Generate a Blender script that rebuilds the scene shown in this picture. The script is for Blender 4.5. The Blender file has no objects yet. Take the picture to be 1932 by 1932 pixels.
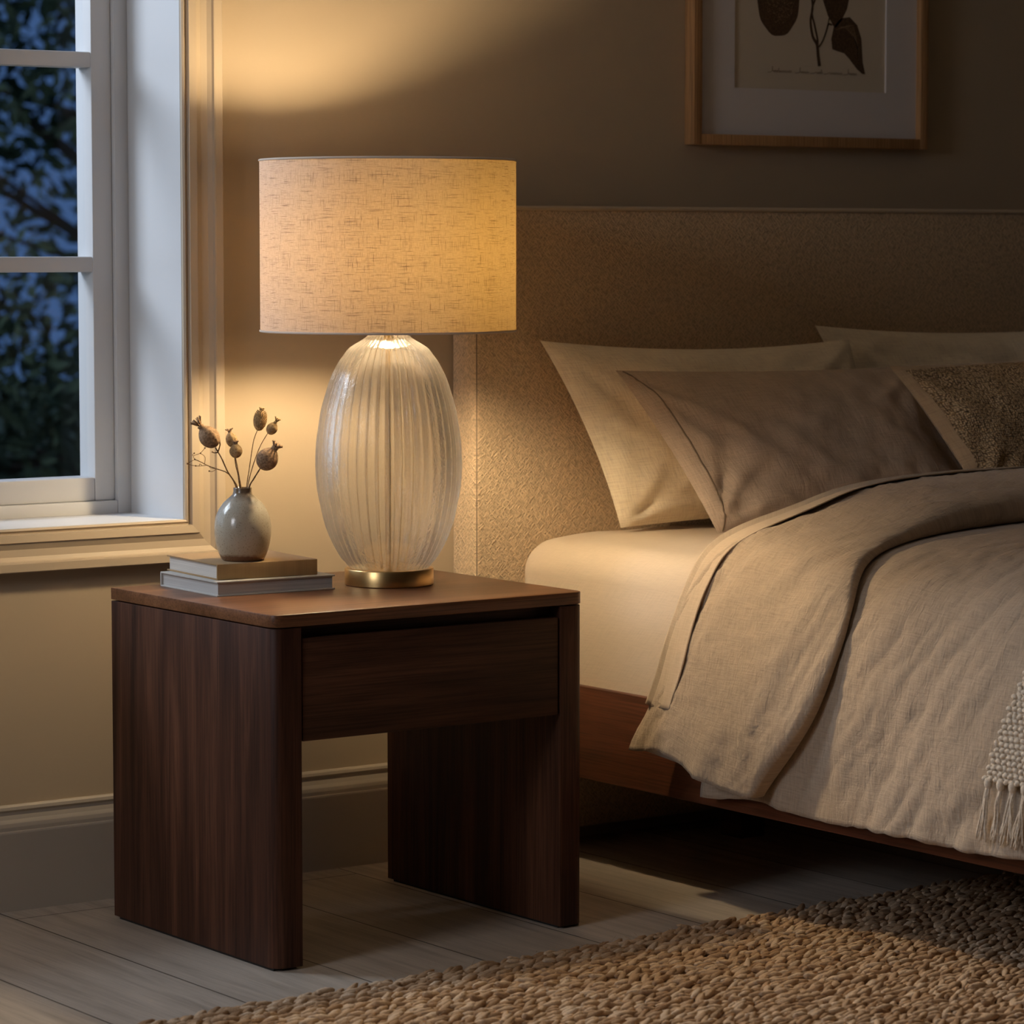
import bpy, bmesh, math, random
import numpy as np
from mathutils import Vector, Matrix

random.seed(7)
rng = np.random.default_rng(7)
SC = bpy.context.scene
COL = SC.collection

# ------------------------------------------------------------------ camera
YAW, PITCH = 0.625604162, 0.0823930073
cam_data = bpy.data.cameras.new('camera')
cam_data.sensor_width = 36.0
cam_data.lens = 6156.63 / 1932 * 36.0
cam_data.clip_start, cam_data.clip_end = 0.1, 200
cam = bpy.data.objects.new('camera', cam_data)
COL.objects.link(cam)
cam.location = (-2.58737, -4.20004, 1.11451)
cam.rotation_euler = (math.pi / 2 - PITCH, 0, -YAW)
cam_data.dof.use_dof = True
cam_data.dof.focus_distance = 5.35
cam_data.dof.aperture_fstop = 7.0
SC.camera = cam

# ------------------------------------------------------------------ world: dusk sky, afterglow towards -X
W = bpy.data.worlds.new('dusk_sky')
SC.world = W
W.use_nodes = True
nt = W.node_tree
nt.nodes.clear()
n_out = nt.nodes.new('ShaderNodeOutputWorld')
n_bg = nt.nodes.new('ShaderNodeBackground')
n_tc = nt.nodes.new('ShaderNodeTexCoord')
n_dot = nt.nodes.new('ShaderNodeVectorMath'); n_dot.operation = 'DOT_PRODUCT'
n_dot.inputs[1].default_value = (-0.94, 0.26, 0.22)
n_rmp = nt.nodes.new('ShaderNodeValToRGB')
cr = n_rmp.color_ramp
cr.elements[0].position = 0.30; cr.elements[0].color = (0.026, 0.060, 0.150, 1)
cr.elements[1].position = 0.98; cr.elements[1].color = (0.90, 1.05, 1.22, 1)
e = cr.elements.new(0.62); e.color = (0.065, 0.125, 0.27, 1)
n_map = nt.nodes.new('ShaderNodeMapRange')
n_map.inputs[1].default_value = -1; n_map.inputs[2].default_value = 1
nt.links.new(n_tc.outputs['Generated'], n_dot.inputs[0])
nt.links.new(n_dot.outputs['Value'], n_map.inputs[0])
nt.links.new(n_map.outputs[0], n_rmp.inputs[0])
nt.links.new(n_rmp.outputs[0], n_bg.inputs[0])
n_bg.inputs[1].default_value = 1.0
nt.links.new(n_bg.outputs[0], n_out.inputs[0])

# ------------------------------------------------------------------ bright evening sky left of the house, shining in through window_1
am = bpy.data.lights.new('evening_skylight', 'AREA')
am.shape = 'RECTANGLE'; am.size = 1.1; am.size_y = 1.1
am.color = (0.77, 0.86, 1.0)
am.energy = 68.0
amo = bpy.data.objects.new('evening_skylight', am)
COL.objects.link(amo)
amo.location = (-1.6, 2.2, 2.6)
amo.rotation_euler = (Vector((.35, -.1, .6)) - amo.location).to_track_quat('-Z', 'Y').to_euler()

# ------------------------------------------------------------------ added cool fill light, out of view, standing at the left wall
ar = bpy.data.lights.new('added_fill_light', 'AREA')
ar.shape = 'RECTANGLE'; ar.size = .8; ar.size_y = .8
ar.color = (0.93, 0.93, 1.0)
ar.energy = 18.0
aro = bpy.data.objects.new('added_fill_light', ar)
COL.objects.link(aro)
aro.location = (-3.30, -0.70, 1.86)
aro.rotation_euler = (Vector((.6, -.75, .1)) - aro.location).to_track_quat('-Z', 'Y').to_euler()

BULB_STRENGTH = 485.0
BULB_COLOR = (1.0, 0.77, 0.465)
SC.view_settings.view_transform = 'Standard'
SC.view_settings.look = 'None'
SC.view_settings.exposure = 0.25
SC.view_settings.gamma = 1.0
SC.view_settings.use_curve_mapping = False

# ------------------------------------------------------------------ helpers
def wloc(o):
    v = Vector((0, 0, 0))
    while o is not None:
        v = v + o.location
        o = o.parent
    return v

def tag(o, label=None, cat=None, group=None, kind=None):
    if label: o['label'] = label
    if cat: o['category'] = cat
    if group: o['group'] = group
    if kind: o['kind'] = kind
    return o

def thing(name, loc, label, cat, group=None):
    o = bpy.data.objects.new(name, None)
    o.empty_display_size = 0.05
    COL.objects.link(o)
    o.location = loc
    return tag(o, label, cat, group)

def obj(name, V, F, mat, parent=None, smooth=True, uv=None, loc=None, angle=None):
    """link one mesh object; V are world coordinates"""
    V = np.asarray(V, float)
    off = np.array(wloc(parent)) if parent is not None else np.array(loc if loc is not None else (0, 0, 0), float)
    me = bpy.data.meshes.new(name)
    me.from_pydata((V - off).tolist(), [], F if isinstance(F, list) else F.tolist())
    if uv is not None:
        uvl = me.uv_layers.new(name='UVMap')
        idx = np.zeros(len(me.loops), int)
        me.loops.foreach_get('vertex_index', idx)
        uvl.data.foreach_set('uv', np.asarray(uv, float)[idx].ravel())
    if smooth:
        me.polygons.foreach_set('use_smooth', [True] * len(me.polygons))
    me.materials.append(mat)
    me.update()
    o = bpy.data.objects.new(name, me)
    COL.objects.link(o)
    if parent is not None:
        o.parent = parent
    elif loc is not None:
        o.location = loc
    if smooth and angle:
        bmx = bmesh.new(); bmx.from_mesh(me)
        for ed in bmx.edges:
            if len(ed.link_faces) == 2 and ed.calc_face_angle(0) > angle:
                ed.smooth = False
        bmx.to_mesh(me); bmx.free()
    return o

class MB:
    def __init__(s): s.v = []; s.f = []; s.n = 0; s.uv = []
    def add(s, V, F, uv=None):
        V = np.asarray(V, float)
        s.v.append(V)
        F = F if isinstance(F, list) else F.tolist()
        s.f += [[i + s.n for i in f] for f in F]
        s.n += len(V)
        s.uv.append(np.zeros((len(V), 2)) if uv is None else np.asarray(uv, float))
        return s
    def box(s, x0, x1, y0, y1, z0, z1, bev=0.0, seg=2):
        bm = bmesh.new()
        bmesh.ops.create_cube(bm, size=1)
        for v in bm.verts:
            v.co = Vector((x0 + (v.co.x + .5) * (x1 - x0), y0 + (v.co.y + .5) * (y1 - y0), z0 + (v.co.z + .5) * (z1 - z0)))
        if bev > 0:
            bmesh.ops.bevel(bm, geom=list(bm.edges), offset=bev, segments=seg, profile=.5, affect='EDGES')
        V = [v.co[:] for v in bm.verts]; bm.verts.index_update()
        F = [[v.index for v in f.verts] for f in bm.faces]
        bm.free()
        return s.add(V, F)
    def tube(s, pts, rad, n=8, cap=True):
        V, F = tube(pts, rad, n, cap)
        return s.add(V, F)
    def build(s, name, mat, parent=None, smooth=True, loc=None, angle=0.7, uv=False):
        return obj(name, np.concatenate(s.v), s.f, mat, parent, smooth, np.concatenate(s.uv) if uv else None, loc, angle)

def tube(pts, rad, n=8, cap=True):
    P = np.asarray(pts, float)
    R = np.full(len(P), rad) if np.isscalar(rad) else np.asarray(rad, float)
    T = np.gradient(P, axis=0)
    T /= np.linalg.norm(T, axis=1)[:, None] + 1e-12
    up = np.array([0, 0, 1.0]) if abs(T[0, 2]) < .9 else np.array([1.0, 0, 0])
    V = []
    a = np.linspace(0, 2 * np.pi, n, endpoint=False)
    N = np.cross(T[0], up); N /= np.linalg.norm(N)
    for p, t, r in zip(P, T, R):
        N = N - t * (N @ t); N /= np.linalg.norm(N) + 1e-12
        B = np.cross(t, N)
        V.append(p + r * (np.cos(a)[:, None] * N + np.sin(a)[:, None] * B))
    V = np.concatenate(V)
    F = []
    for i in range(len(P) - 1):
        for j in range(n):
            k = (j + 1) % n
            F.append([i * n + j, i * n + k, (i + 1) * n + k, (i + 1) * n + j])
    if cap:
        F.append(list(range(n))[::-1])
        F.append([(len(P) - 1) * n + j for j in range(n)])
    return V, F

def lathe(prof, c, n=48, rmod=None, close_ends=False):
    """prof: list of (r, z); c: axis x, y; returns V, F, uv"""
    prof = np.asarray(prof, float)
    a = np.linspace(0, 2 * np.pi, n, endpoint=False)
    V = []; UV = []
    for r, z in prof:
        rr = r * np.ones(n) if rmod is None else r * rmod(a, z)
        V.append(np.stack([c[0] + rr * np.cos(a), c[1] + rr * np.sin(a), np.full(n, z)], 1))
        UV.append(np.stack([a * 0.2, np.full(n, z)], 1))
    V = np.concatenate(V); UV = np.concatenate(UV)
    F = []
    m = len(prof)
    for i in range(m - 1):
        for j in range(n):
            k = (j + 1) % n
            F.append([i * n + j, i * n + k, (i + 1) * n + k, (i + 1) * n + j])
    if close_ends:
        F.append(list(range(n))[::-1]); F.append([(m - 1) * n + j for j in range(n)])
    return V, F, UV

def smoothline(pts, n):
    """Catmull-Rom resample by arc length"""
    P = np.asarray(pts, float)
    Q = np.vstack([2 * P[0] - P[1], P, 2 * P[-1] - P[-2]])
    out = []
    for i in range(1, len(Q) - 2):
        t = np.linspace(0, 1, 20, endpoint=False)[:, None]
        a, b, c, d = Q[i - 1], Q[i], Q[i + 1], Q[i + 2]
        out.append(.5 * (2 * b + (c - a) * t + (2 * a - 5 * b + 4 * c - d) * t ** 2 + (-a + 3 * b - 3 * c + d) * t ** 3))
    out = np.vstack(out + [P[-1:]])
    L = np.concatenate([[0], np.cumsum(np.linalg.norm(np.diff(out, axis=0), axis=1))])
    s = np.linspace(0, L[-1], n)
    return np.stack([np.interp(s, L, out[:, k]) for k in range(out.shape[1])], 1), s

_perm = rng.permutation(512)
_perm = np.concatenate([_perm, _perm, _perm])
_grad = rng.uniform(0, 2 * np.pi, 1536)
def pnoise(x, y):
    """2D gradient noise, vectorised, about -1..1"""
    x = np.asarray(x, float) + 1000; y = np.asarray(y, float) + 1000
    xi = np.floor(x).astype(int); yi = np.floor(y).astype(int)
    xf = x - xi; yf = y - yi
    u = xf * xf * xf * (xf * (xf * 6 - 15) + 10); v = yf * yf * yf * (yf * (yf * 6 - 15) + 10)
    def g(ix, iy, dx, dy):
        h = _grad[_perm[(_perm[ix % 512] + iy) % 512]]
        return np.cos(h) * dx + np.sin(h) * dy
    a = g(xi, yi, xf, yf); b = g(xi + 1, yi, xf - 1, yf)
    c = g(xi, yi + 1, xf, yf - 1); d = g(xi + 1, yi + 1, xf - 1, yf - 1)
    return 1.5 * ((a * (1 - u) + b * u) * (1 - v) + (c * (1 - u) + d * u) * v)
def fbm(x, y, o=3):
    r = 0; a = 1.0
    for i in range(o):
        r = r + a * pnoise(x * 2 ** i + 17 * i, y * 2 ** i - 9 * i); a *= .5
    return r

def grid_faces(nu, nv, wrap_v=False):
    F = []
    vv = nv if wrap_v else nv - 1
    for i in range(nu - 1):
        for j in range(vv):
            k = (j + 1) % nv
            F.append([i * nv + j, (i + 1) * nv + j, (i + 1) * nv + k, i * nv + k])
    return F

# ------------------------------------------------------------------ materials
def new_mat(name):
    m = bpy.data.materials.new(name)
    m.use_nodes = True
    t = m.node_tree
    t.nodes.clear()
    out = t.nodes.new('ShaderNodeOutputMaterial')
    return m, t, out
def nd(t, kind, **kw):
    n = t.nodes.new(kind)
    for k, v in kw.items():
        if k in ('op',): n.operation = v
        else: setattr(n, k, v)
    return n
def coords(t, which, scale=(1, 1, 1), rot=(0, 0, 0)):
    tc = nd(t, 'ShaderNodeTexCoord'); mp = nd(t, 'ShaderNodeMapping')
    mp.inputs['Scale'].default_value = scale
    mp.inputs['Rotation'].default_value = rot
    t.links.new(tc.outputs[which], mp.inputs[0])
    return mp.outputs[0]
def noise(t, vec, scale, detail=3, rough=.55, dist=0.0):
    n = nd(t, 'ShaderNodeTexNoise')
    n.inputs['Scale'].default_value = scale; n.inputs['Detail'].default_value = detail
    n.inputs['Roughness'].default_value = rough; n.inputs['Distortion'].default_value = dist
    t.links.new(vec, n.inputs['Vector'])
    return n.outputs['Fac']
def ramp(t, fac, stops):
    r = nd(t, 'ShaderNodeValToRGB')
    el = r.color_ramp.elements
    while len(el) < len(stops): el.new(.5)
    for q, (p, c) in zip(el, stops):
        q.position = p; q.color = (*c, 1) if len(c) == 3 else c
    t.links.new(fac, r.inputs[0])
    return r.outputs[0]
def mixc(t, fac, a, b, mode='MIX'):
    m = nd(t, 'ShaderNodeMix', data_type='RGBA', blend_type=mode)
    for sock, val in ((m.inputs[0], fac), (m.inputs[6], a), (m.inputs[7], b)):
        if hasattr(val, 'is_output'): t.links.new(val, sock)
        else: sock.default_value = val if not isinstance(val, tuple) else (*val[:3], 1)
    return m.outputs[2]
def math_n(t, op, a, b=0.0):
    m = nd(t, 'ShaderNodeMath', op=op)
    for sock, val in ((m.inputs[0], a), (m.inputs[1], b)):
        if hasattr(val, 'is_output'): t.links.new(val, sock)
        else: sock.default_value = val
    return m.outputs[0]
def bump(t, h, strength=.3, dist=.002):
    b = nd(t, 'ShaderNodeBump')
    b.inputs['Strength'].default_value = strength; b.inputs['Distance'].default_value = dist
    t.links.new(h, b.inputs['Height'])
    return b.outputs[0]
def principled(t, out, col, rough=.6, metal=0.0, normal=None, spec=.5, sheen=0.0):
    p = nd(t, 'ShaderNodeBsdfPrincipled')
    if hasattr(col, 'is_output'): t.links.new(col, p.inputs['Base Color'])
    else: p.inputs['Base Color'].default_value = (*col, 1)
    if hasattr(rough, 'is_output'): t.links.new(rough, p.inputs['Roughness'])
    else: p.inputs['Roughness'].default_value = rough
    p.inputs['Metallic'].default_value = metal
    p.inputs['Specular IOR Level'].default_value = spec
    p.inputs['Sheen Weight'].default_value = sheen
    if normal is not None: t.links.new(normal, p.inputs['Normal'])
    t.links.new(p.outputs[0], out.inputs[0])
    return p
def vary(c, k): return tuple(min(1, x * k) for x in c)

def paint(name, col, rough=.6, b=.12, scale=180):
    m, t, o = new_mat(name)
    v = coords(t, 'Object')
    n1 = noise(t, v, scale, 4)
    n2 = noise(t, v, 2.2, 3)
    c = mixc(t, n2, vary(col, .96), vary(col, 1.03))
    principled(t, o, c, rough, normal=bump(t, n1, b, .001), spec=.3)
    return m
def plain(name, col, rough=.5, metal=0.0, spec=.5):
    m, t, o = new_mat(name)
    v = coords(t, 'Object')
    n2 = noise(t, v, 60, 3)
    c = mixc(t, n2, vary(col, .9), vary(col, 1.08))
    principled(t, o, c, rough, metal, spec=spec)
    return m
def wood(name, dark, mid, light, axis='z', rough=.42, fine=1.0, spec=.35):
    """grain along axis, object coordinates"""
    m, t, o = new_mat(name)
    s = {'x': (1.4, 22, 22), 'y': (22, 1.4, 22), 'z': (22, 22, 1.4)}[axis]
    s2 = {'x': (6, 300, 300), 'y': (300, 6, 300), 'z': (300, 300, 6)}[axis]
    v = coords(t, 'Object', s)
    nA = noise(t, v, 1.0 * fine, 5, .6, .9)
    nB = noise(t, coords(t, 'Object', s2), 1.0, 3, .6)
    nC = noise(t, coords(t, 'Object', tuple(q * .35 for q in s)), 1.0, 2, .5, 1.5)
    f = math_n(t, 'ADD', math_n(t, 'MULTIPLY', nA, .65), math_n(t, 'MULTIPLY', nC, .35))
    c = ramp(t, f, [(.32, dark), (.5, mid), (.68, light)])
    pores = ramp(t, nB, [(.36, (.45, .45, .45)), (.55, (1, 1, 1))])
    c = mixc(t, .75, c, pores, 'MULTIPLY')
    principled(t, o, c, rough, normal=bump(t, nB, .10, .0006), spec=spec)
    return m
def linen(name, col, k=.14, b=.35, rough=.9, freq=420, streak=.10, crinkle=0.0):
    m, t, o = new_mat(name)
    a = noise(t, coords(t, 'UV', (freq, freq * .07, 1)), 1.0, 3, .6)
    c2 = noise(t, coords(t, 'UV', (freq * .07, freq, 1)), 1.0, 3, .6)
    h = math_n(t, 'ADD', math_n(t, 'MULTIPLY', a, .5), math_n(t, 'MULTIPLY', c2, .5))
    big = noise(t, coords(t, 'UV'), 7, 3)
    cc = ramp(t, h, [(.34, vary(col, 1 - k * 1.4)), (.5, col), (.66, vary(col, 1 + k))])
    cc = mixc(t, math_n(t, 'MULTIPLY', big, streak * 2), cc, vary(col, .86))
    if crinkle:
        cr_ = noise(t, coords(t, 'UV', (95, 26, 1)), 1.0, 4, .6, .8)
        h = math_n(t, 'ADD', math_n(t, 'MULTIPLY', h, .35), math_n(t, 'MULTIPLY', cr_, crinkle))
        principled(t, o, cc, rough, normal=bump(t, h, .6, .006), spec=.15, sheen=.15)
    else:
        principled(t, o, cc, rough, normal=bump(t, h, b, .0012), spec=.15, sheen=.15)
    return m

def mk_pod(name, a, b):
    m, t, o = new_mat(name)
    n = noise(t, coords(t, 'Object'), 260, 4, .65)
    principled(t, o, ramp(t, n, [(.32, a), (.66, b)]), .8, normal=bump(t, n, .5, .001), spec=.2)
    return m
WALL = (.405, .322, .225)
M = {}
M['wall'] = paint('warm_wall_paint', WALL, .75)
M['wall_dark'] = paint('light_damping_wall_paint', (.10, .075, .055), .8)  # unseen walls made dark to cut the light they bounce back
M['ceiling'] = paint('ceiling_paint', (.66, .62, .56), .8)
M['trim'] = paint('cream_trim_paint', (.44, .36, .265), .42, .05, 60)
M['base'] = paint('baseboard_paint', (.50, .43, .34), .45, .05, 60)
M['white'] = paint('white_window_paint', (.56, .56, .56), .4, .04, 60)
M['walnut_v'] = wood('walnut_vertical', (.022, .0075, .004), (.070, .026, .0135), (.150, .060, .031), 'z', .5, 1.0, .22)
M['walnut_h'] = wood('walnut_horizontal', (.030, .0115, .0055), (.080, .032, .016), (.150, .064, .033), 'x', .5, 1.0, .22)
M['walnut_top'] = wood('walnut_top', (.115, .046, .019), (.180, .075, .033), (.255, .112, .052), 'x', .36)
M['rail'] = wood('reddish_walnut', (.060, .018, .009), (.115, .037, .018), (.170, .058, .028), 'y', .38)
M['oak'] = wood('oak_frame', (.30, .165, .070), (.40, .225, .100), (.48, .28, .13), 'z', .5)
M['rubber'] = plain('dark_rubber', (.012, .011, .010), .7)
M['brass'] = None
M['ivory_linen'] = linen('cream_pillow_linen', (.92, .80, .62), crinkle=.35)
M['sheet'] = linen('fitted_sheet_cotton', (.66, .54, .415), .06, .2)
M['taupe'] = linen('taupe_pillow_linen', (.58, .455, .345), crinkle=.45)
M['duvet'] = linen('duvet_linen', (.47, .365, .265), .16, .5, crinkle=1.0)
M['topsheet'] = linen('folded_sheet_linen', (.56, .44, .32), .10, .35)
M['seam'] = plain('seam_thread', (.20, .145, .10), .9)
M['throw'] = mk_pod('throw_wool', (.56, .47, .365), (.84, .73, .59))
M['plain_tan'] = linen('tan_cushion_linen', (.50, .36, .22))
M['pages'] = None

def mk_brass():
    m, t, o = new_mat('brushed_brass')
    n = noise(t, coords(t, 'Object', (4, 4, 900)), 1.0, 3)
    c = mixc(t, n, (.52, .33, .13), (.66, .44, .19))
    principled(t, o, c, .30, 1.0, bump(t, n, .08, .0004))
    return m
M['brass'] = mk_brass()

def mk_pages(name, col):
    m, t, o = new_mat(name)
    n = noise(t, coords(t, 'Object', (3, 3, 1400)), 1.0, 3, .6)
    c = ramp(t, n, [(.35, vary(col, .72)), (.6, col)])
    principled(t, o, c, .8, normal=bump(t, n, .4, .0006), spec=.2)
    return m
M['pages'] = mk_pages('book_pages', (.66, .61, .54))
M['pages_grey'] = mk_pages('book_pages_grey', (.52, .50, .47))
M['cover_brown'] = linen('brown_book_cloth', (.34, .215, .095), .12, .2, .8, 900)
M['cover_grey'] = linen('grey_book_cloth', (.47, .45, .41), .1, .2, .8, 900)

def mk_boucle():
    m, t, o = new_mat('headboard_basketweave')
    col = (.66, .49, .31)
    tc = nd(t, 'ShaderNodeTexCoord'); sx = nd(t, 'ShaderNodeSeparateXYZ'); t.links.new(tc.outputs['Object'], sx.inputs[0])
    u_ = math_n(t, 'ADD', sx.outputs[0], sx.outputs[1])      # runs along the front and round the side
    p_ = math_n(t, 'ADD', u_, sx.outputs[2]); q_ = math_n(t, 'SUBTRACT', u_, sx.outputs[2])
    def strands(a_, b_, o_):
        cx = nd(t, 'ShaderNodeCombineXYZ')
        t.links.new(math_n(t, 'MULTIPLY', a_, 62.0), cx.inputs[0]); t.links.new(math_n(t, 'MULTIPLY', b_, 205.0), cx.inputs[1]); cx.inputs[2].default_value = o_
        return noise(t, cx.outputs[0], 1.0, 2, .5, .3)
    h = math_n(t, 'MAXIMUM', strands(p_, q_, 0.0), strands(q_, p_, 9.0))
    fine = noise(t, coords(t, 'Object'), 700, 2)
    h2 = math_n(t, 'ADD', h, math_n(t, 'MULTIPLY', fine, .15))
    c = ramp(t, h, [(.44, vary(col, .70)), (.58, col), (.72, vary(col, 1.10))])
    principled(t, o, c, .9, normal=bump(t, h2, .9, .006), spec=.15, sheen=.2)
    return m
M['boucle'] = mk_boucle()

def mk_woven():
    m, t, o = new_mat('woven_cushion_front')
    v = coords(t, 'UV', (1, 1, 1))
    ck = nd(t, 'ShaderNodeTexVoronoi'); ck.inputs['Scale'].default_value = 230
    ck.inputs['Randomness'].default_value = .55
    t.links.new(v, ck.inputs['Vector'])
    big = noise(t, v, 14, 3)
    h = ck.outputs['Distance']
    c = ramp(t, h, [(.22, (.86, .64, .39)), (.52, (.52, .36, .20)), (.76, (.08, .05, .028))])
    c = mixc(t, math_n(t, 'MULTIPLY', big, .35), c, (.36, .25, .15))
    inv = math_n(t, 'SUBTRACT', 1.0, h)
    principled(t, o, c, .9, normal=bump(t, inv, 1.0, .004), spec=.15)
    return m
M['woven'] = mk_woven()

def mk_jute():
    m, t, o = new_mat('jute_braid')
    isl = nd(t, 'ShaderNodeNewGeometry')
    c0 = ramp(t, isl.outputs['Random Per Island'], [(0, (.42, .26, .145)), (.5, (.63, .43, .265)), (1, (.78, .59, .41))])
    f = noise(t, coords(t, 'Object', (260, 900, 900)), 1.0, 3)
    c = mixc(t, .8, c0, ramp(t, f, [(.3, (.68, .66, .64)), (.62, (1.05, 1.05, 1.05))]), 'MULTIPLY')
    principled(t, o, c, .92, normal=bump(t, f, .7, .002), spec=.1)
    return m
M['jute'] = mk_jute()

def mk_floor():
    m, t, o = new_mat('grey_oak_planks')
    v = coords(t, 'Object', (1, 1, 1), (0, 0, math.pi / 2))
    br = nd(t, 'ShaderNodeTexBrick')
    br.offset = .37; br.squash = 1.0
    br.inputs['Scale'].default_value = 1.0
    br.inputs['Brick Width'].default_value = 1.55
    br.inputs['Row Height'].default_value = .224
    br.inputs['Mortar Size'].default_value = .0016
    br.inputs['Mortar Smooth'].default_value = .1
    br.inputs['Color1'].default_value = (.48, .41, .335, 1)
    br.inputs['Color2'].default_value = (.60, .52, .435, 1)
    br.inputs['Mortar'].default_value = (.075, .058, .042, 1)
    tc = nd(t, 'ShaderNodeTexCoord'); mp = nd(t, 'ShaderNodeMapping')
    mp.inputs['Location'].default_value = (.59, .362, 0)
    mp.inputs['Rotation'].default_value = (0, 0, math.pi / 2)
    t.links.new(tc.outputs['Object'], mp.inputs[0]); t.links.new(mp.outputs[0], br.inputs['Vector'])
    g = noise(t, coords(t, 'Object', (38, 2.2, 1)), 1.0, 5, .62, .6)
    f = noise(t, coords(t, 'Object', (420, 9, 1)), 1.0, 3)
    gr = ramp(t, g, [(.3, (.70, .68, .66)), (.55, (1, 1, 1)), (.75, (1.12, 1.1, 1.08))])
    c = mixc(t, .9, br.outputs['Color'], gr, 'MULTIPLY')
    c = mixc(t, .5, c, ramp(t, f, [(.3, (.7, .7, .7)), (.6, (1.05, 1.05, 1.05))]), 'MULTIPLY')
    hh = math_n(t, 'SUBTRACT', math_n(t, 'MULTIPLY', f, .25), br.outputs['Fac'])
    principled(t, o, c, .48, normal=bump(t, hh, .35, .0012), spec=.35)
    return m
M['floor'] = mk_floor()

def mk_shade():
    m, t, o = new_mat('linen_lamp_shade')
    h1 = noise(t, coords(t, 'UV', (24, 900, 1)), 1.0, 2, .55, .1)
    v1 = noise(t, coords(t, 'UV', (900, 30, 1)), 1.0, 2, .55, .1)
    h2 = noise(t, coords(t, 'UV', (120, 1500, 1)), 1.0, 2, .5)
    v2 = noise(t, coords(t, 'UV', (1500, 120, 1)), 1.0, 2, .5)
    s1 = ramp(t, h1, [(.585, (1, 1, 1)), (.665, (.26, .19, .11))])
    s2 = ramp(t, v1, [(.60, (1, 1, 1)), (.68, (.36, .28, .19))])
    w = math_n(t, 'ADD', math_n(t, 'MULTIPLY', h2, .5), math_n(t, 'MULTIPLY', v2, .5))
    ww = ramp(t, w, [(.38, (.70, .66, .60)), (.58, (1.0, 1.0, 1.0))])
    k = mixc(t, 1.0, mixc(t, 1.0, s1, s2, 'MULTIPLY'), ww, 'MULTIPLY')
    ct = mixc(t, 1.0, k, (.104, .064, .0185), 'MULTIPLY')
    cd = mixc(t, 1.0, mixc(t, .6, (1, 1, 1), k), (.80, .72, .66), 'MULTIPLY')
    tr = nd(t, 'ShaderNodeBsdfTranslucent'); df = nd(t, 'ShaderNodeBsdfDiffuse')
    t.links.new(ct, tr.inputs[0]); t.links.new(cd, df.inputs[0])
    nb = bump(t, w, .25, .0008)
    t.links.new(nb, df.inputs['Normal'])
    mx = nd(t, 'ShaderNodeMixShader'); mx.inputs[0].default_value = SHADE_MIX
    t.links.new(tr.outputs[0], mx.inputs[1]); t.links.new(df.outputs[0], mx.inputs[2])
    t.links.new(mx.outputs[0], o.inputs[0])
    return m
SHADE_MIX = .62
M['shade'] = mk_shade()

def mk_glass(name, haze):
    m, t, o = new_mat(name)
    n = noise(t, coords(t, 'Object', (1, 1, .8)), 240, 2)
    b = bump(t, n, .30, .002)
    gl = nd(t, 'ShaderNodeBsdfGlass'); gl.inputs['Roughness'].default_value = .03; gl.inputs['IOR'].default_value = 1.36
    gl.inputs['Color'].default_value = (1, 1, 1, 1)
    t.links.new(b, gl.inputs['Normal'])
    tp = nd(t, 'ShaderNodeBsdfTransparent'); tp.inputs[0].default_value = (.97, .965, .94, 1)
    ts = nd(t, 'ShaderNodeBsdfTranslucent'); ts.inputs[0].default_value = (.95, .92, .82, 1)
    df = nd(t, 'ShaderNodeBsdfDiffuse'); df.inputs[0].default_value = (.95, .93, .88, 1)
    m0 = nd(t, 'ShaderNodeMixShader'); m0.inputs[0].default_value = .5
    t.links.new(ts.outputs[0], m0.inputs[1]); t.links.new(df.outputs[0], m0.inputs[2])
    m1 = nd(t, 'ShaderNodeMixShader'); m1.inputs[0].default_value = .60
    t.links.new(tp.outputs[0], m1.inputs[1]); t.links.new(gl.outputs[0], m1.inputs[2])
    m2 = nd(t, 'ShaderNodeMixShader'); m2.inputs[0].default_value = haze
    t.links.new(m1.outputs[0], m2.inputs[1]); t.links.new(m0.outputs[0], m2.inputs[2])
    t.links.new(m2.outputs[0], o.inputs[0])
    return m
M['glass'] = mk_glass('ribbed_seeded_glass', .085)
M['glass_in'] = mk_glass('clear_glass_inside', .0)

def mk_pane():
    m, t, o = new_mat('window_glass')
    tp = nd(t, 'ShaderNodeBsdfTransparent'); tp.inputs[0].default_value = (.96, .97, .98, 1)
    gs = nd(t, 'ShaderNodeBsdfGlossy'); gs.inputs['Roughness'].default_value = .02
    mx = nd(t, 'ShaderNodeMixShader')
    mx.inputs[0].default_value = .006
    t.links.new(tp.outputs[0], mx.inputs[1]); t.links.new(gs.outputs[0], mx.inputs[2])
    t.links.new(mx.outputs[0], o.inputs[0])
    return m
M['pane'] = mk_pane()

def mk_bulb():
    m, t, o = new_mat('warm_bulb')
    em = nd(t, 'ShaderNodeEmission'); em.inputs[0].default_value = (*BULB_COLOR, 1); em.inputs[1].default_value = BULB_STRENGTH
    t.links.new(em.outputs[0], o.inputs[0])
    return m
M['bulb'] = mk_bulb()

def mk_stoneware():
    m, t, o = new_mat('speckled_stoneware_glaze')
    v = coords(t, 'Object')
    sx = nd(t, 'ShaderNodeSeparateXYZ'); t.links.new(v, sx.inputs[0])
    hz = math_n(t, 'ADD', sx.outputs[2], math_n(t, 'MULTIPLY', noise(t, v, 70, 3), .008))
    c = ramp(t, math_n(t, 'DIVIDE', hz, .12), [(.10, (.20, .10, .055)), (.14, (.46, .37, .26)), (.45, (.46, .405, .31)), (.84, (.38, .35, .285)), (.94, (.20, .155, .105)), (1.0, (.16, .11, .065))])
    sp = noise(t, v, 520, 2)
    c = mixc(t, 1.0, c, ramp(t, sp, [(.30, (.45, .40, .34)), (.40, (1, 1, 1))]), 'MULTIPLY')
    principled(t, o, c, .16, normal=bump(t, noise(t, v, 330, 2), .12, .0012), spec=.6)
    return m
M['stoneware'] = mk_stoneware()
M['pod'] = mk_pod('dried_pod', (.15, .085, .045), (.40, .26, .15))
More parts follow.
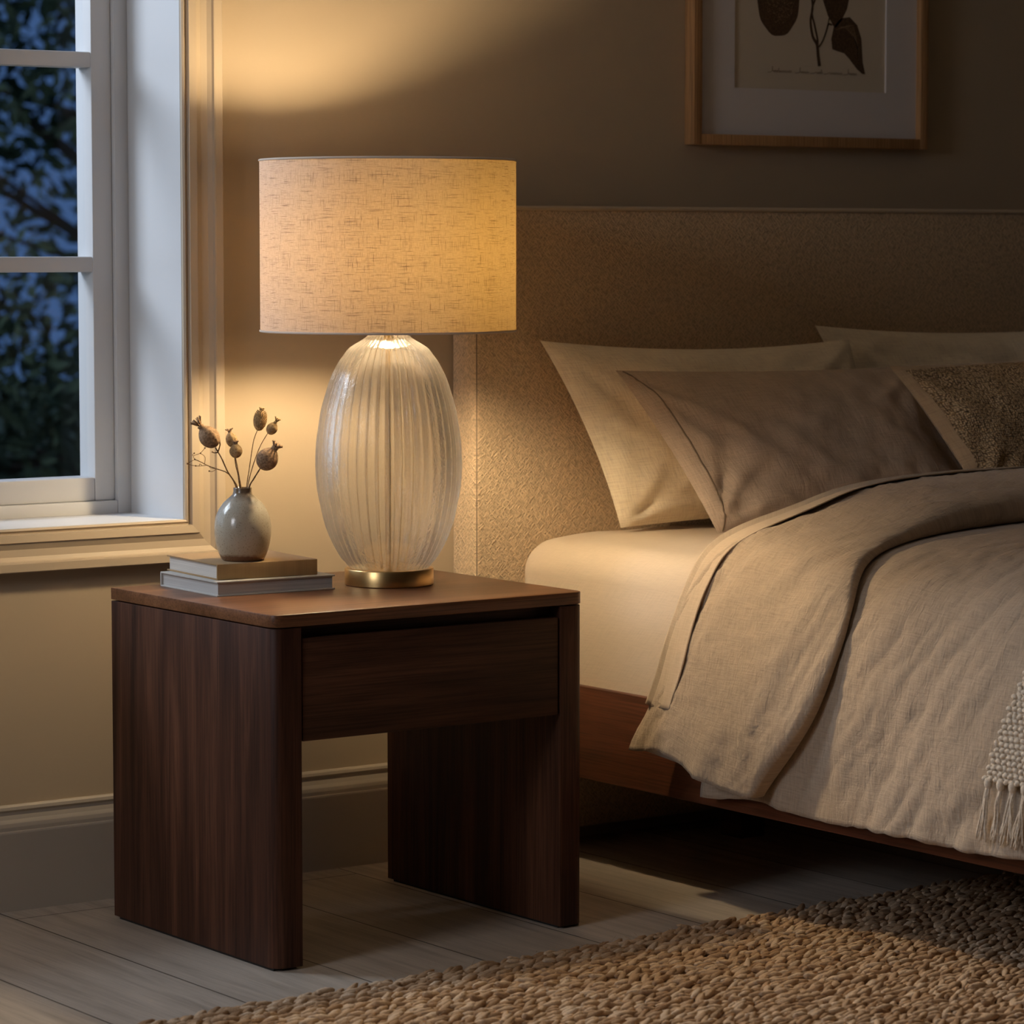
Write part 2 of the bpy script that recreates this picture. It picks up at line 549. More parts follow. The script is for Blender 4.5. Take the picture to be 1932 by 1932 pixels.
M['pod_light'] = mk_pod('pale_dried_pod', (.22, .13, .055), (.52, .36, .18))
M['stem'] = mk_pod('dried_stem', (.085, .045, .022), (.20, .12, .06))
M['leaf'] = mk_pod('dark_leaves', (.020, .034, .022), (.055, .085, .045))
M['bark'] = mk_pod('bark', (.03, .022, .016), (.07, .055, .04))
M['mat_board'] = paint('mat_board', (.60, .565, .56), .8, .05)
M['paper'] = paint('aged_paper', (.56, .49, .39), .85, .05)
M['ink'] = mk_pod('brown_ink', (.045, .028, .016), (.105, .065, .036))
M['ink_light'] = mk_pod('light_brown_ink', (.17, .115, .07), (.27, .19, .12))
M['ink_line'] = plain('thin_ink', (.19, .14, .10), .9)
M['slat'] = wood('pale_slats', (.3, .2, .12), (.4, .28, .17), (.5, .36, .22), 'x')
M['lawn'] = mk_pod('lawn', (.012, .022, .010), (.03, .05, .02))

# ------------------------------------------------------------------ the room
YW = .671                     # back wall plane
X0, X1, Y0, ZC = -3.35, 3.5, -4.95, 2.65
WX0, WX1, WZ0, WZ1 = -.95, .2312, .6395, 2.02    # window opening
def struct(name, mb, mat, **kw):
    o = mb.build(name, mat, smooth=False, **kw)
    return tag(o, kind='structure')
b = MB()
b.box(X0 - .3, WX0, YW, YW + .30, 0, ZC); b.box(WX1, X1 + .3, YW, YW + .30, 0, ZC)
b.box(WX0, WX1, YW, YW + .30, 0, WZ0); b.box(WX0, WX1, YW, YW + .30, WZ1, ZC)
struct('wall_back', b, M['wall'])
b = MB(); LY0, LY1, LZ0, LZ1 = -1.7, -.2, .85, 2.3
b.box(X0 - .2, X0, Y0, LY0, 0, ZC); b.box(X0 - .2, X0, LY1, YW, 0, ZC)
b.box(X0 - .2, X0, LY0, LY1, 0, LZ0); b.box(X0 - .2, X0, LY0, LY1, LZ1, ZC)
struct('wall_left', b, M['wall'])
struct('wall_right', MB().box(X1, X1 + .2, Y0, YW, 0, ZC), M['wall_dark'])
struct('wall_front', MB().box(X0 - .2, X1 + .2, Y0 - .2, Y0, 0, ZC), M['wall_dark'])
struct('floor', MB().box(X0 - .2, X1 + .2, Y0 - .2, YW + .3, -.12, 0), M['floor'])
struct('ceiling', MB().box(X0 - .3, X1 + .3, Y0 - .2, YW + .3, ZC, ZC + .15), M['ceiling'])

# moulded baseboard along the back wall
prof = [(0, .177), (.007, .177), (.010, .174), (.011, .169), (.008, .165), (.0075, .160), (.010, .153), (.0145, .147), (.0165, .141), (.0165, .135),
        (.020, .1335), (.021, .131), (.021, 0)]
V = []
for x in (X0, X1):
    for p, z in prof: V.append((x, YW - p, z))
n = len(prof)
F = [[i, i + 1, n + i + 1, n + i] for i in range(n - 1)]
tag(obj('baseboard_back', V, F, M['base'], smooth=False), kind='structure')

# window casing: mitred moulding round the opening
prof = [(0, 0), (0, .010), (.003, .013), (.006, .010), (.0085, .010), (.0095, .019), (.022, .021), (.0232, .0185), (.025, .0185), (.034, .0150), (.046, .0165),
        (.0525, .0215), (.0545, .0255), (.057, .0262), (.070, .0262), (.0715, .025), (.0715, 0)]
V = []; n = len(prof)
for d, p in prof:
    V += [(WX0 - d, YW - p, WZ0 - d), (WX1 + d, YW - p, WZ0 - d), (WX1 + d, YW - p, WZ1 + d), (WX0 - d, YW - p, WZ1 + d)]
F = [[i * 4 + k, i * 4 + (k + 1) % 4, (i + 1) * 4 + (k + 1) % 4, (i + 1) * 4 + k] for i in range(n - 1) for k in range(4)]
tag(obj('trim_1', V, F, M['trim'], smooth=False), kind='structure')

# window_1: lining, frame, sash, glazing bars, panes
w1 = bpy.data.objects.new('window_1', None); COL.objects.link(w1); w1.location = ((WX0 + WX1) / 2, YW + .15, WZ0)
tag(w1, kind='structure')
b = MB(); T = .006
b.box(WX1 - .0005, WX1 + T, YW - .004, YW + .20, WZ0 - T, WZ1 + T); b.box(WX0 - T, WX0 + .0005, YW - .004, YW + .20, WZ0 - T, WZ1 + T)
b.box(WX0, WX1, YW - .004, YW + .20, WZ0 - T, WZ0 + .0005); b.box(WX0, WX1, YW - .004, YW + .20, WZ1 - .0005, WZ1 + T)
b.build('window_lining', M['white'], w1, False)
def ring(mb, x0, x1, z0, z1, y0, y1, w, wb=None, bev=.002):
    wb = wb or w
    mb.box(x1 - w, x1, y0, y1, z0, z1, bev); mb.box(x0, x0 + w, y0, y1, z0, z1, bev)
    mb.box(x0 + w, x1 - w, y0, y1, z0, z0 + wb, bev); mb.box(x0 + w, x1 - w, y0, y1, z1 - w, z1, bev)
b = MB(); ring(b, WX0, WX1, WZ0, WZ1, .848, .93, .027, .023); b.build('window_frame', M['white'], w1)
SX0, SX1, SZ0, SZ1 = WX0 + .027, WX1 - .027, WZ0 + .023, WZ1 - .027
b = MB(); ring(b, SX0, SX1, SZ0, SZ1, .858, .915, .040, .0415, .003); sash = b.build('sash', M['white'], w1)
GX0, GX1, GZ0, GZ1 = SX0 + .040, SX1 - .040, SZ0 + .0415, SZ1 - .040
zm = [1.0765, 1.431]
xm = [GX0 + (GX1 - GX0) * k / 2 for k in (1,)]
for z in zm:
    MB().box(GX0 - .002, GX1 + .002, .860, .905, z - .0135, z + .0135, .003).build('glazing_bar', M['white'], w1)
for x in xm:
    MB().box(x - .0135, x + .0135, .8605, .9045, GZ0 - .002, GZ1 + .002, .003).build('glazing_bar', M['white'], w1)
zz = [GZ0, *zm, GZ1]; xx = [GX0, *xm, GX1]
for i in range(len(zz) - 1):
    for j in range(len(xx) - 1):
        MB().box(xx[j] + (.0135 if j else -.001), xx[j + 1] - (.0135 if j < len(xx) - 2 else -.001), .883, .887,
                 zz[i] + (.0135 if i else -.001), zz[i + 1] - (.0135 if i < len(zz) - 2 else -.001)).build('pane', M['pane'], w1, False)

# unseen_window in the left wall, out of the picture: made up to go with the fill light
w2 = bpy.data.objects.new('unseen_window', None); COL.objects.link(w2); w2.location = (X0 - .1, (LY0 + LY1) / 2, LZ0)
tag(w2, kind='structure')
b = MB()
for (y0, y1, z0, z1) in ((LY0, LY0 + .05, LZ0, LZ1), (LY1 - .05, LY1, LZ0, LZ1), (LY0 + .05, LY1 - .05, LZ0, LZ0 + .05), (LY0 + .05, LY1 - .05, LZ1 - .05, LZ1),
                         ((LY0 + LY1) / 2 - .02, (LY0 + LY1) / 2 + .02, LZ0 + .05, LZ1 - .05)):
    b.box(X0 - .15, X0 - .10, y0, y1, z0, z1, .003)
b.build('window_frame', M['white'], w2)
MB().box(X0 - .128, X0 - .124, LY0 + .05, LY1 - .05, LZ0 + .05, LZ1 - .05).build('pane', M['pane'], w2, False)

# ------------------------------------------------------------------ outside: lawn, tree and shrubs seen through the window
tag(MB().box(-12, 30, YW + .31, 30, -.6, -.5).build('lawn', M['lawn'], smooth=False), 'dark lawn outside the window', 'lawn', kind='structure')
def foliage(n, cen, rad, size, seed, lo=-1e9):
    r = np.random.default_rng(seed)
    cl = r.normal(size=(130, 3)); cl = cl / np.linalg.norm(cl, axis=1)[:, None] * (r.random((130, 1)) ** .45)
    P = cl[r.integers(0, 130, n)] + r.normal(size=(n, 3)) * .15
    P = np.asarray(cen) + P * np.asarray(rad)
    P = P[P[:, 2] > lo]; n = len(P)
    d = r.normal(size=(n, 3)); d /= np.linalg.norm(d, axis=1)[:, None]
    q = np.cross(d, r.normal(size=(n, 3))); q /= np.linalg.norm(q, axis=1)[:, None]
    nn = np.cross(d, q)
    s = size * r.uniform(.6, 1.3, (n, 1))
    V = np.stack([P - d * s, P + q * s * .42 + nn * s * .1, P + d * s, P - q * s * .42 + nn * s * .1], 1).reshape(-1, 3)
    F = np.arange(n * 4).reshape(n, 4)
    return V, F
def plant(name, label, cat, base, cen, rad, n, size, seed, trunk, group=None):
    t = thing(name, base, label, cat, group)
    V, F = foliage(n, cen, rad, size, seed, base[2])
    obj('foliage', V, F, M['leaf'], t, smooth=False)
    r = np.random.default_rng(seed + 1)
    b = MB()
    c = np.asarray(cen, float)
    b.tube([base, (base[0] + .05, base[1], (base[2] + c[2]) / 2), c], [trunk, trunk * .8, trunk * .4], 8)
    for k in range(9):
        e_ = c + r.normal(size=3) * np.asarray(rad) * .55
        s_ = np.array([base[0], base[1], base[2] + (c[2] - base[2]) * r.uniform(.4, .9)])
        b.tube([s_, (s_ + e_) / 2 + r.normal(size=3) * .08, e_], [trunk * .4, trunk * .25, trunk * .08], 6)
    b.build('trunk', M['bark'], t)
plant('garden_tree', 'tall leafy tree outside the window against the blue dusk sky', 'tree', (8.3, 13.6, -.5), (6.6, 13.6, 1.9), (4.6, 2.0, 1.9), 7200, .075, 11, .085)
plant('garden_hedge', 'dense dark hedge low outside the window in front of the tree', 'hedge', (5.6, 9.9, -.5), (4.3, 9.9, .10), (4.4, 1.2, .95), 12500, .060, 23, .06)

# ------------------------------------------------------------------ jute rug
rt = math.radians(2.8)
RUG_O = np.array([0.0, -.180])
def rug_pt(u, v):            # u along the edge, v towards the room
    return np.stack([RUG_O[0] + u * math.cos(rt) + v * math.sin(rt), RUG_O[1] + u * math.sin(rt) - v * math.cos(rt)], -1)
pu, pv = .0225, .0142
nu, nv = int(3.3 / pu), int(1.75 / pv)
uu = -1.0 + pu * (np.arange(nu)[:, None] + .5 * (np.arange(nv)[None, :] % 2)) + rng.normal(0, .0018, (nu, nv))
vv = .012 + pv * np.arange(nv)[None, :] + rng.normal(0, .0014, (nu, nv))
phi = np.where(np.arange(nv)[None, :] % 2 == 0, .34, .10) + rng.normal(0, .17, (nu, nv))
uu, vv, phi = uu.ravel(), vv.ravel(), phi.ravel()
# low-poly lump
st = []; 
for lat in (-.55, .0, .55):
    for k in range(7):
        a = 2 * math.pi * (k + .5 * (lat == 0)) / 7
        st.append((math.sin(lat * 1.5), math.cos(lat * 1.5) * math.cos(a), math.cos(lat * 1.5) * math.sin(a)))
st = [(-1.05, 0, 0)] + st + [(1.05, 0, 0)]
st = np.array(st)
LF = [[0, 1 + (k + 1) % 7, 1 + k] for k in range(7)]
for r_ in range(2):
    for k in range(7):
        a_, b_ = 1 + r_ * 7 + k, 1 + r_ * 7 + (k + 1) % 7
        LF.append([a_, b_, b_ + 7, a_ + 7])
LF += [[22, 15 + k, 15 + (k + 1) % 7] for k in range(7)]
def lumps(cen, along, across, up, la, lb, lc):
    """ellipsoid lumps: arrays (N,3)"""
    V = cen[:, None, :] + st[None, :, 0:1] * la[:, None, None] * along[:, None, :] + st[None, :, 1:2] * lb[:, None, None] * across[:, None, :] + st[None, :, 2:3] * lc[:, None, None] * up[:, None, :]
    N = len(cen); m = len(st)
    F = []
    for i in range(N):
        o_ = i * m
        F += [[j + o_ for j in f] for f in LF]
    return V.reshape(-1, 3), F
N = len(uu)
pc = rug_pt(uu, vv)
cen = np.column_stack([pc, .0085 + rng.normal(0, .0016, N)])
al = np.column_stack([np.cos(rt + phi), np.sin(rt + phi), rng.normal(0, .16, N)])
al /= np.linalg.norm(al, axis=1)[:, None]
upv = np.tile([0, 0, 1.0], (N, 1))
acr = np.cross(upv, al); acr /= np.linalg.norm(acr, axis=1)[:, None]
upv = np.cross(al, acr)
V, F = lumps(cen, al, acr, upv, rng.uniform(.0175, .0250, N), rng.uniform(.0052, .0068, N), rng.uniform(.0050, .0072, N))
mb = MB(); mb.add(V, F)
fv, ff = [], []                      # loose fibres standing out of the braid
for i in range(5200):
    p = np.array([*rug_pt(np.array(rng.uniform(-.99, 2.28)), np.array(rng.uniform(.0, 1.72))), rng.uniform(.011, .016)])
    d = rng.normal(0, 1, 3); d[2] = abs(d[2]) * .55 + .1; d *= rng.uniform(.006, .014) / np.linalg.norm(d)
    w_ = np.cross(d, [.3, .5, .8]); w_ *= .00035 / np.linalg.norm(w_)
    k = len(fv); fv += [p - w_, p + w_, p + d + w_ * .4, p + d - w_ * .4, p + np.array([0, 0, .0005]), p + d + np.array([0, 0, .0004])]
    ff += [[k, k + 1, k + 2, k + 3], [k, k + 4, k + 5, k + 3], [k + 4, k + 1, k + 2, k + 5]]
mb.add(np.array(fv), ff)
q = [rug_pt(np.array(a), np.array(b_)) for a, b_ in ((-1.0, .008), (2.3, .008), (2.3, 1.74), (-1.0, 1.74))]
mb.add([(*p, .004) for p in q] + [(*p, .0) for p in q], [[3, 2, 1, 0], [4, 5, 6, 7], [0, 1, 5, 4], [1, 2, 6, 5], [2, 3, 7, 6], [3, 0, 4, 7]])
tag(mb.build('jute_rug', M['jute'], angle=None, loc=(.65, -1.0, 0)), 'chunky braided natural jute rug lying on the floor beside and under the bed', 'rug')

# ------------------------------------------------------------------ nightstand
NW, ND, NH = .594, .506, .550
ns = thing('nightstand', (NW / 2, ND / 2, 0), 'dark walnut nightstand with panel sides and one drawer, between window wall and bed', 'nightstand')
def rounded_plan(x0, x1, y0, y1, rfl, rfr, seg=8):
    """plan outline, rounded at the two front corners (y0 side)"""
    pts = [(x1, y1), (x0, y1)]
    if rfl: pts += [(x0 + rfl - rfl * math.cos(a), y0 + rfl - rfl * math.sin(a)) for a in np.linspace(0, math.pi / 2, seg)]
    else: pts += [(x0, y0)]
    if rfr: pts += [(x1 - rfr + rfr * math.sin(a), y0 + rfr - rfr * math.cos(a)) for a in np.linspace(0, math.pi / 2, seg)]
    else: pts += [(x1, y0)]
    return pts
def prism(pts, z0, z1, bev=0.0):
    bm = bmesh.new()
    vs = [bm.verts.new((x, y, z0)) for x, y in pts]
    f = bm.faces.new(vs)
    r_ = bmesh.ops.extrude_face_region(bm, geom=[f])
    for v in r_['geom']:
        if isinstance(v, bmesh.types.BMVert): v.co.z = z1
    bmesh.ops.recalc_face_normals(bm, faces=bm.faces)
    if bev:
        eds = [e_ for e_ in bm.edges if abs(e_.verts[0].co.z - e_.verts[1].co.z) < 1e-6]
        bmesh.ops.bevel(bm, geom=eds, offset=bev, segments=2, profile=.5, affect='EDGES')
    bm.verts.index_update()
    V = [v.co[:] for v in bm.verts]; F = [[v.index for v in f.verts] for f in bm.faces]
    bm.free()
    return V, F
def pobj(name, pts, z0, z1, mat, parent, bev=.0012):
    V, F = prism(pts, z0, z1, bev)
    return obj(name, V, F, mat, parent, True, angle=.6)
R_ = .021
pobj('tabletop', rounded_plan(0, NW, 0, ND, R_, R_), NH - .0195, NH, M['walnut_top'], ns)
pobj('side_panel', rounded_plan(.0006, .050, .0006, ND, R_, 0), .004, NH - .0215, M['walnut_v'], ns)
pobj('side_panel', rounded_plan(NW - .050, NW - .0006, .0006, ND, 0, R_), .004, NH - .0215, M['walnut_v'], ns)
for x0 in (.004, NW - .046):
    MB().box(x0, x0 + .042, .012, ND - .012, 0, .004).build('foot', M['rubber'], ns, False)
MB().box(.050, NW - .050, .030, .048, NH - .046, NH - .0205, .001).build('front_rail', M['walnut_h'], ns)
MB().box(.050, NW - .050, ND - .03, ND - .012, .40, NH - .0205, .001).build('back_rail', M['walnut_h'], ns)
dr = MB().box(.0535, NW - .0535, .0025, .021, .3525, .5115, .0012).build('drawer', M['walnut_h'], ns)
b = MB()
b.box(.058, .068, .021, ND - .04, .360, .49); b.box(NW - .068, NW - .058, .021, ND - .04, .360, .49)
b.box(.068, NW - .068, ND - .05, ND - .04, .360, .49); b.box(.068, NW - .068, .021, ND - .05, .357, .364)
b.build('drawer_box', M['slat'], dr, False)

# ------------------------------------------------------------------ books
def book(name, label, front, theta, L, Wd, z0, z1, cover, pages, spine, over=.0035):
    """front: plan position of the corner nearest the camera; Wd runs along X, L runs towards the wall; theta rotation"""
    c, s = math.cos(theta), math.sin(theta)
    root = thing(name, (front[0], front[1], z0), label, 'book', 'books stacked under the vase')
    def tr(V):
        V = np.asarray(V, float)
        return np.column_stack([front[0] + V[:, 0] * c - V[:, 1] * s, front[1] + V[:, 0] * s + V[:, 1] * c, V[:, 2]])
    th = .0024
    b = MB()
    b.box(0, Wd, 0, L, z0, z0 + th, .0006); b.box(0, Wd, 0, L, z1 - th, z1, .0006)
    if spine == 'front': b.box(0, Wd, -.0012, .0026, z0 + .0004, z1 - .0004, .0011)
    else: b.box(0, Wd, L - .0026, L + .0012, z0 + .0004, z1 - .0004, .0011)
    V = np.concatenate(b.v)
    obj('cover', tr(V), b.f, cover, root, True, uv=V[:, :2] * 1.0, angle=.6)
    p = MB()
    y0, y1 = (.0028, L - over) if spine == 'front' else (over, L - .0028)
    p.box(over, Wd - over, y0, y1, z0 + th, z1 - th)
    obj('page_block', tr(np.concatenate(p.v)), p.f, pages, root, False)
    return root
book('book', 'wider grey cloth book at the bottom of the stack, pages facing out', (.067, .279), math.radians(-3), .200, .217, .550, .574, M['cover_grey'], M['pages_grey'], 'back')
book('book', 'smaller book with brown spine on top of the grey one, under the vase', (.0795, .300), math.radians(-5), .190, .181, .574, .600, M['cover_brown'], M['pages'], 'front')

# ------------------------------------------------------------------ vase with dried stems
VX, VY, VZ = .150, .336, .600
vz = VZ + .1185
prof_o = [(.0, 0), (.030, 0), (.0345, .002), (.0395, .012), (.0435, .026), (.0460, .042), (.0462, .056), (.0440, .070), (.0390, .083), (.0310, .0945), (.0220, .1025), (.0162, .1075), (.0148, .112), (.0150, .1170), (.0146, .1185),
          (.0125, .1185), (.0122, .112), (.0140, .106), (.028, .092), (.0405, .066), (.0425, .050), (.036, .014), (.0, .008)]
V, F, uv = lathe([(r_, VZ + z) for r_, z in prof_o], (VX, VY), 56)
tag(obj('vase', V, F, M['stoneware'], loc=(VX, VY, VZ)), 'small round grey-brown stoneware vase on the two stacked books', 'vase')

cy, sy = math.cos(YAW), math.sin(YAW)
def vp(zx, zy, dep=0.0):
    """position beside the vase: zx, zy in 0.207 px units measured from the vase mouth (920, 890)"""
    k = .2070 / 1163.0
    r_ = (zx - 920) * k; h = -(zy - 890) * k
    return np.array([VX + r_ * cy + dep * sy, VY - r_ * sy + dep * cy, vz + h])
def orient(V, d):
    """rotate +Z onto d"""
    q = Vector((0, 0, 1)).rotation_difference(Vector(d))
    return np.asarray(V) @ np.array(q.to_matrix()).T
def pod(parent, cen, d, rx, rz, mat, ribs=9, crown=True, cmat=None, crown_r=.7, crown_l=.55, bristle=False):
    d = np.asarray(d, float); d /= np.linalg.norm(d)
    prof = []
    for a in np.linspace(-math.pi / 2, math.pi / 2, 17):
        r_ = math.cos(a); z = math.sin(a)
        r_ *= 1 - .22 * max(0, z) ** 1.5
        prof.append((max(r_, .02) * rx, z * rz))
    rm = (lambda a, z: 1 + .05 * np.abs(np.sin(a * ribs / 2)) - .02) if ribs else None
    V, F, _ = lathe(prof, (0, 0), 36, rm)
    if bristle:
        mb = MB(); mb.add(V, F)
        k = 0
        for i in range(15):
            z = -0.9 + 1.85 * i / 14
            rr = math.sqrt(max(0, 1 - min(1, abs(z)) ** 2)) * rx
            m_ = max(5, int(20 * rr / rx))
            for j in range(m_):
                a = 2 * math.pi * (j + .5 * (i % 2)) / m_
                p0 = np.array([math.cos(a) * rr * .9, math.sin(a) * rr * .9, z * rz])
                p1 = np.array([math.cos(a) * (rr + .0016), math.sin(a) * (rr + .0016), z * rz + .0022])
                mb.tube([p0, (p0 + p1) / 2, p1], [.0008, .0007, .0001], 4, False)
        V = np.concatenate(mb.v); F = mb.f
    h = obj('seed_head', cen + orient(V, d), F, mat, parent)
    if crown:
        mb = MB()
        top = rz * .95
        mb.tube([(0, 0, top - .002), (0, 0, top + rx * .25)], [rx * .30, rx * .36], 10)
        for k in range(8):
            a = 2 * math.pi * k / 8
            e1 = rx * crown_r
            mb.tube([(0, 0, top + rx * .16), (math.cos(a) * e1 * .6, math.sin(a) * e1 * .6, top + rx * crown_l * .75), (math.cos(a) * e1, math.sin(a) * e1, top + rx * crown_l * 1.15),
                     (math.cos(a) * e1 * 1.05, math.sin(a) * e1 * 1.05, top + rx * crown_l * .95)], [rx * .11, rx * .10, rx * .09, rx * .05], 5)
        obj('crown', cen + orient(np.concatenate(mb.v), d), mb.f, cmat or mat, h)
    return h
STG = 'dried stems in the vase'
def stem(name, label, cat, path, rad, dep0=0.0, dep1=0.0):
    pts = [vp(zx, zy, dep0 + (dep1 - dep0) * i / (len(path) - 1)) for i, (zx, zy) in enumerate(path)]
    base = pts[0]
    root = thing(name, tuple(base), label, cat, STG)
    P, _ = smoothline(pts, 18)
    V, F = tube(P, np.linspace(rad, rad * .8, 18) * (1 + .12 * np.sin(np.arange(18) * 2.1)), 7)
    obj('stem', V, F, M['stem'], root)
    return root, P
k_ = .207 / 1163
r0, P = stem('dried_poppy_stem', 'large dried poppy pod leaning far left in the vase, with curled crown', 'dried flower', [(925, 1120), (872, 885), (790, 750), (735, 625), (680, 525)], .0013, 0, -.006)
pod(r0, vp(622, 425, -.006), (-100 * cy, 100 * sy, 125), 92 * k_, 112 * k_, M['pod'], 10, crown_r=.62, crown_l=.9)
mb = MB()
for p in ([(705, 560), (722, 500), (716, 455)], [(698, 570), (668, 572), (645, 562)]):
    mb.tube([vp(x, y, -.005) for x, y in p], [.0011, .0010, .0013], 6)
mb.build('side_shoot', M['stem'], r0)
r0, P = stem('dried_poppy_stem', 'small round dried poppy pod on the short middle stem, front of the vase mouth', 'dried flower', [(925, 1110), (897, 885), (882, 760), (866, 690), (858, 612)], .0011, 0, -.012)
pod(r0, vp(868, 552, -.012), (-.05, 0, 1), 58 * k_, 66 * k_, M['pod_light'], 8, crown_r=.5, crown_l=.4, cmat=M['pod'])
r0, P = stem('dried_poppy_stem', 'tan oval dried pod partly behind the small round one', 'dried flower', [(930, 1110), (902, 885), (880, 760), (850, 600), (838, 525)], .0010, .004, .014)
pod(r0, vp(816, 458, .014), (-.22 * cy, .22 * sy, 1), 52 * k_, 72 * k_, M['pod_light'], 8, crown_r=.7, crown_l=.55, cmat=M['pod'])
r0, P = stem('dried_teasel_stem', 'tall bristly dried teasel head, highest stem in the vase', 'dried flower', [(925, 1120), (955, 885), (985, 690), (1020, 470), (1056, 370)], .0008, .004, .010)
pod(r0, vp(1080, 280, .010), (.16 * cy, -.16 * sy, 1), 57 * k_, 98 * k_, M['pod_light'], 0, crown_r=.45, crown_l=.35, bristle=True)
r0, P = stem('dried_poppy_stem', 'small tan dried pod on a thin stem right of the teasel', 'dried flower', [(930, 1110), (966, 885), (1010, 710), (1080, 520), (1155, 392)], .0008, .002, .004)
pod(r0, vp(1192, 352, .004), (.5 * cy, -.5 * sy, .86), 50 * k_, 62 * k_, M['pod_light'], 8, crown_r=.6, crown_l=.9)
r0, P = stem('dried_poppy_stem', 'big round dried poppy pod leaning right, lowest in the vase', 'dried flower', [(930, 1120), (985, 885), (1020, 820), (1088, 712)], .0014, -.003, -.010)
pod(r0, vp(1155, 625, -.010), (.56 * cy, -.56 * sy, .83), 98 * k_, 112 * k_, M['pod'], 11, crown_r=.55, crown_l=.55)
# bare branching twig
pts = [vp(x, y, -.008) for x, y in ((915, 1110), (868, 890), (796, 762), (690, 718), (600, 684), (548, 655), (492, 632))]
tw = thing('dried_twig', tuple(pts[0]), 'bare wispy twig branching out to the far left of the vase', 'dried flower', STG)
P, _ = smoothline(pts, 20)
V, F = tube(P, np.linspace(.0010, .0006, 20), 6)
obj('stem', V, F, M['stem'], tw)
mb = MB()
for p in ([(600, 684), (560, 690), (500, 690), (430, 674), (420, 655)], [(492, 632), (478, 600), (540, 575), (585, 528)], [(492, 632), (440, 660), (425, 680)], [(545, 575), (585, 610), (582, 672)], [(690, 718), (650, 712), (622, 700)], [(690, 718), (650, 742), (625, 738)],
          [(478, 600), (470, 590), (488, 575)], [(560, 690), (540, 672), (530, 690)]):
    Q, _ = smoothline([vp(x, y, -.008 + .0015 * math.sin(x)) for x, y in p], 9)
    mb.tube(Q, np.full(9, .00042), 4)
for x, y in ((425, 670), (492, 632), (488, 575), (585, 528), (622, 738), (500, 690), (545, 575)):
    V, F, _ = lathe([(.0001, -.0013), (.0012, -.0006), (.0014, .0003), (.0008, .0012), (.0001, .0014)], (0, 0), 8)
    mb.add(vp(x, y, -.008 + .0015 * math.sin(x)) + V, F)
mb.build('twiglets', M['stem'], tw)

# ------------------------------------------------------------------ table lamp
LX, LY, LZ = .400, .2832, NH
lamp = thing('table_lamp', (LX, LY, LZ), 'lit table lamp with ribbed glass body and linen drum shade on the nightstand', 'lamp')
V, F, _ = lathe([(.0001, 0), (.0722, 0), (.0738, .0015), (.0738, .0258), (.0728, .0275), (.060, .0280), (.0001, .0280)], (0, 0), 72)
obj('brass_foot', V + np.array([LX, LY, LZ]), F, M['brass'], lamp, angle=.6)
ysil = [(627, 35), (634, 40), (642, 51), (656, 73), (670, 84), (684, 94), (712, 108), (740, 117), (768, 125), (795, 130), (837, 135.5), (879, 137), (921, 134), (963, 126), (991, 119), (1019, 108), (1047, 93), (1061, 82), (1070, 76)]
pl = [(.0265, .9745)] + [(hw / 1138 * .985, .5775 + (1071 - y) * .000877) for y, hw in ysil]
PL, _ = smoothline(pl, 90)
NR = 44
def ribs(a, z):
    k = min(1, max(0.0, (.9735 - z) / .02)) * min(1, max(0, (z - .578) / .01))
    return 1 + k * .055 * (np.abs(np.cos(a * NR / 2)) ** 1.0 - .55)
V, F, _ = lathe(PL, (LX, LY), NR * 8, ribs)
# inner wall, smooth
PI_ = PL.copy(); PI_[:, 0] = np.maximum(PI_[:, 0] * .972 - .0008, .004)
V2, F2, _ = lathe(PI_[::-1], (LX, LY), NR * 4)
mb = MB(); mb.add(V, [f[::-1] for f in F]); mb.add(V2, [f[::-1] for f in F2])
gb = mb.build('glass_body', M['glass'], lamp, angle=None)
gb.data.materials.append(M['glass_in'])
mi_ = np.zeros(len(gb.data.polygons), int); mi_[len(F):] = 1
gb.data.polygons.foreach_set('material_index', mi_)
mb = MB(); mb.tube([(LX, LY, .574), (LX, LY, .80), (LX, LY, 1.0)], .0060, 12)
mb.build('centre_rod', M['brass'], gb)
V, F, _ = lathe([(.0001, .9755), (.0360, .9755), (.0366, .9770), (.0360, .9800), (.0230, .9830), (.0230, .992), (.0150, .996), (.0150, 1.030), (.0145, 1.034), (.0001, 1.034)], (LX, LY), 32)  # wide collar added, hidden by the shade, to keep bulb light off the neck
obj('socket_and_baffle', V, F, M['brass'], lamp, angle=.6)
BZ = 1.106
prof = [(.0001, BZ - .060), (.012, BZ - .059), (.0125, BZ - .048), (.016, BZ - .042), (.0205, BZ - .032), (.0225, BZ - .018), (.0225, BZ + .018), (.0205, BZ + .032), (.016, BZ + .041), (.008, BZ + .0465), (.0001, BZ + .048)]
V, F, _ = lathe(prof, (LX, LY), 20)
obj('bulb', V, F, M['bulb'], lamp)
SZ0_, SZ1_, SR = .9700, 1.2485, .2105
a = np.linspace(0, 2 * np.pi, 161)
zs = np.linspace(SZ0_, SZ1_, 12)
V = np.array([(LX + SR * math.cos(t), LY + SR * math.sin(t), z) for z in zs for t in a])
uv = np.array([(t * SR, z) for z in zs for t in a])
F = [[i * 161 + j, i * 161 + j + 1, (i + 1) * 161 + j + 1, (i + 1) * 161 + j] for i in range(11) for j in range(160)]
sh = obj('lamp_shade', V, F, M['shade'], lamp, uv=uv)
M['shade_trim'] = linen('shade_trim_linen', (.62, .52, .42), .1, .2)
for z in (SZ0_, SZ1_):
    P = [(LX + SR * math.cos(t), LY + SR * math.sin(t), z) for t in np.linspace(0, 2 * np.pi, 121)]
    mb = MB(); mb.tube(P, .0019, 8, False)
    mb.build('shade_rim', M['shade_trim'], sh)
mb = MB()
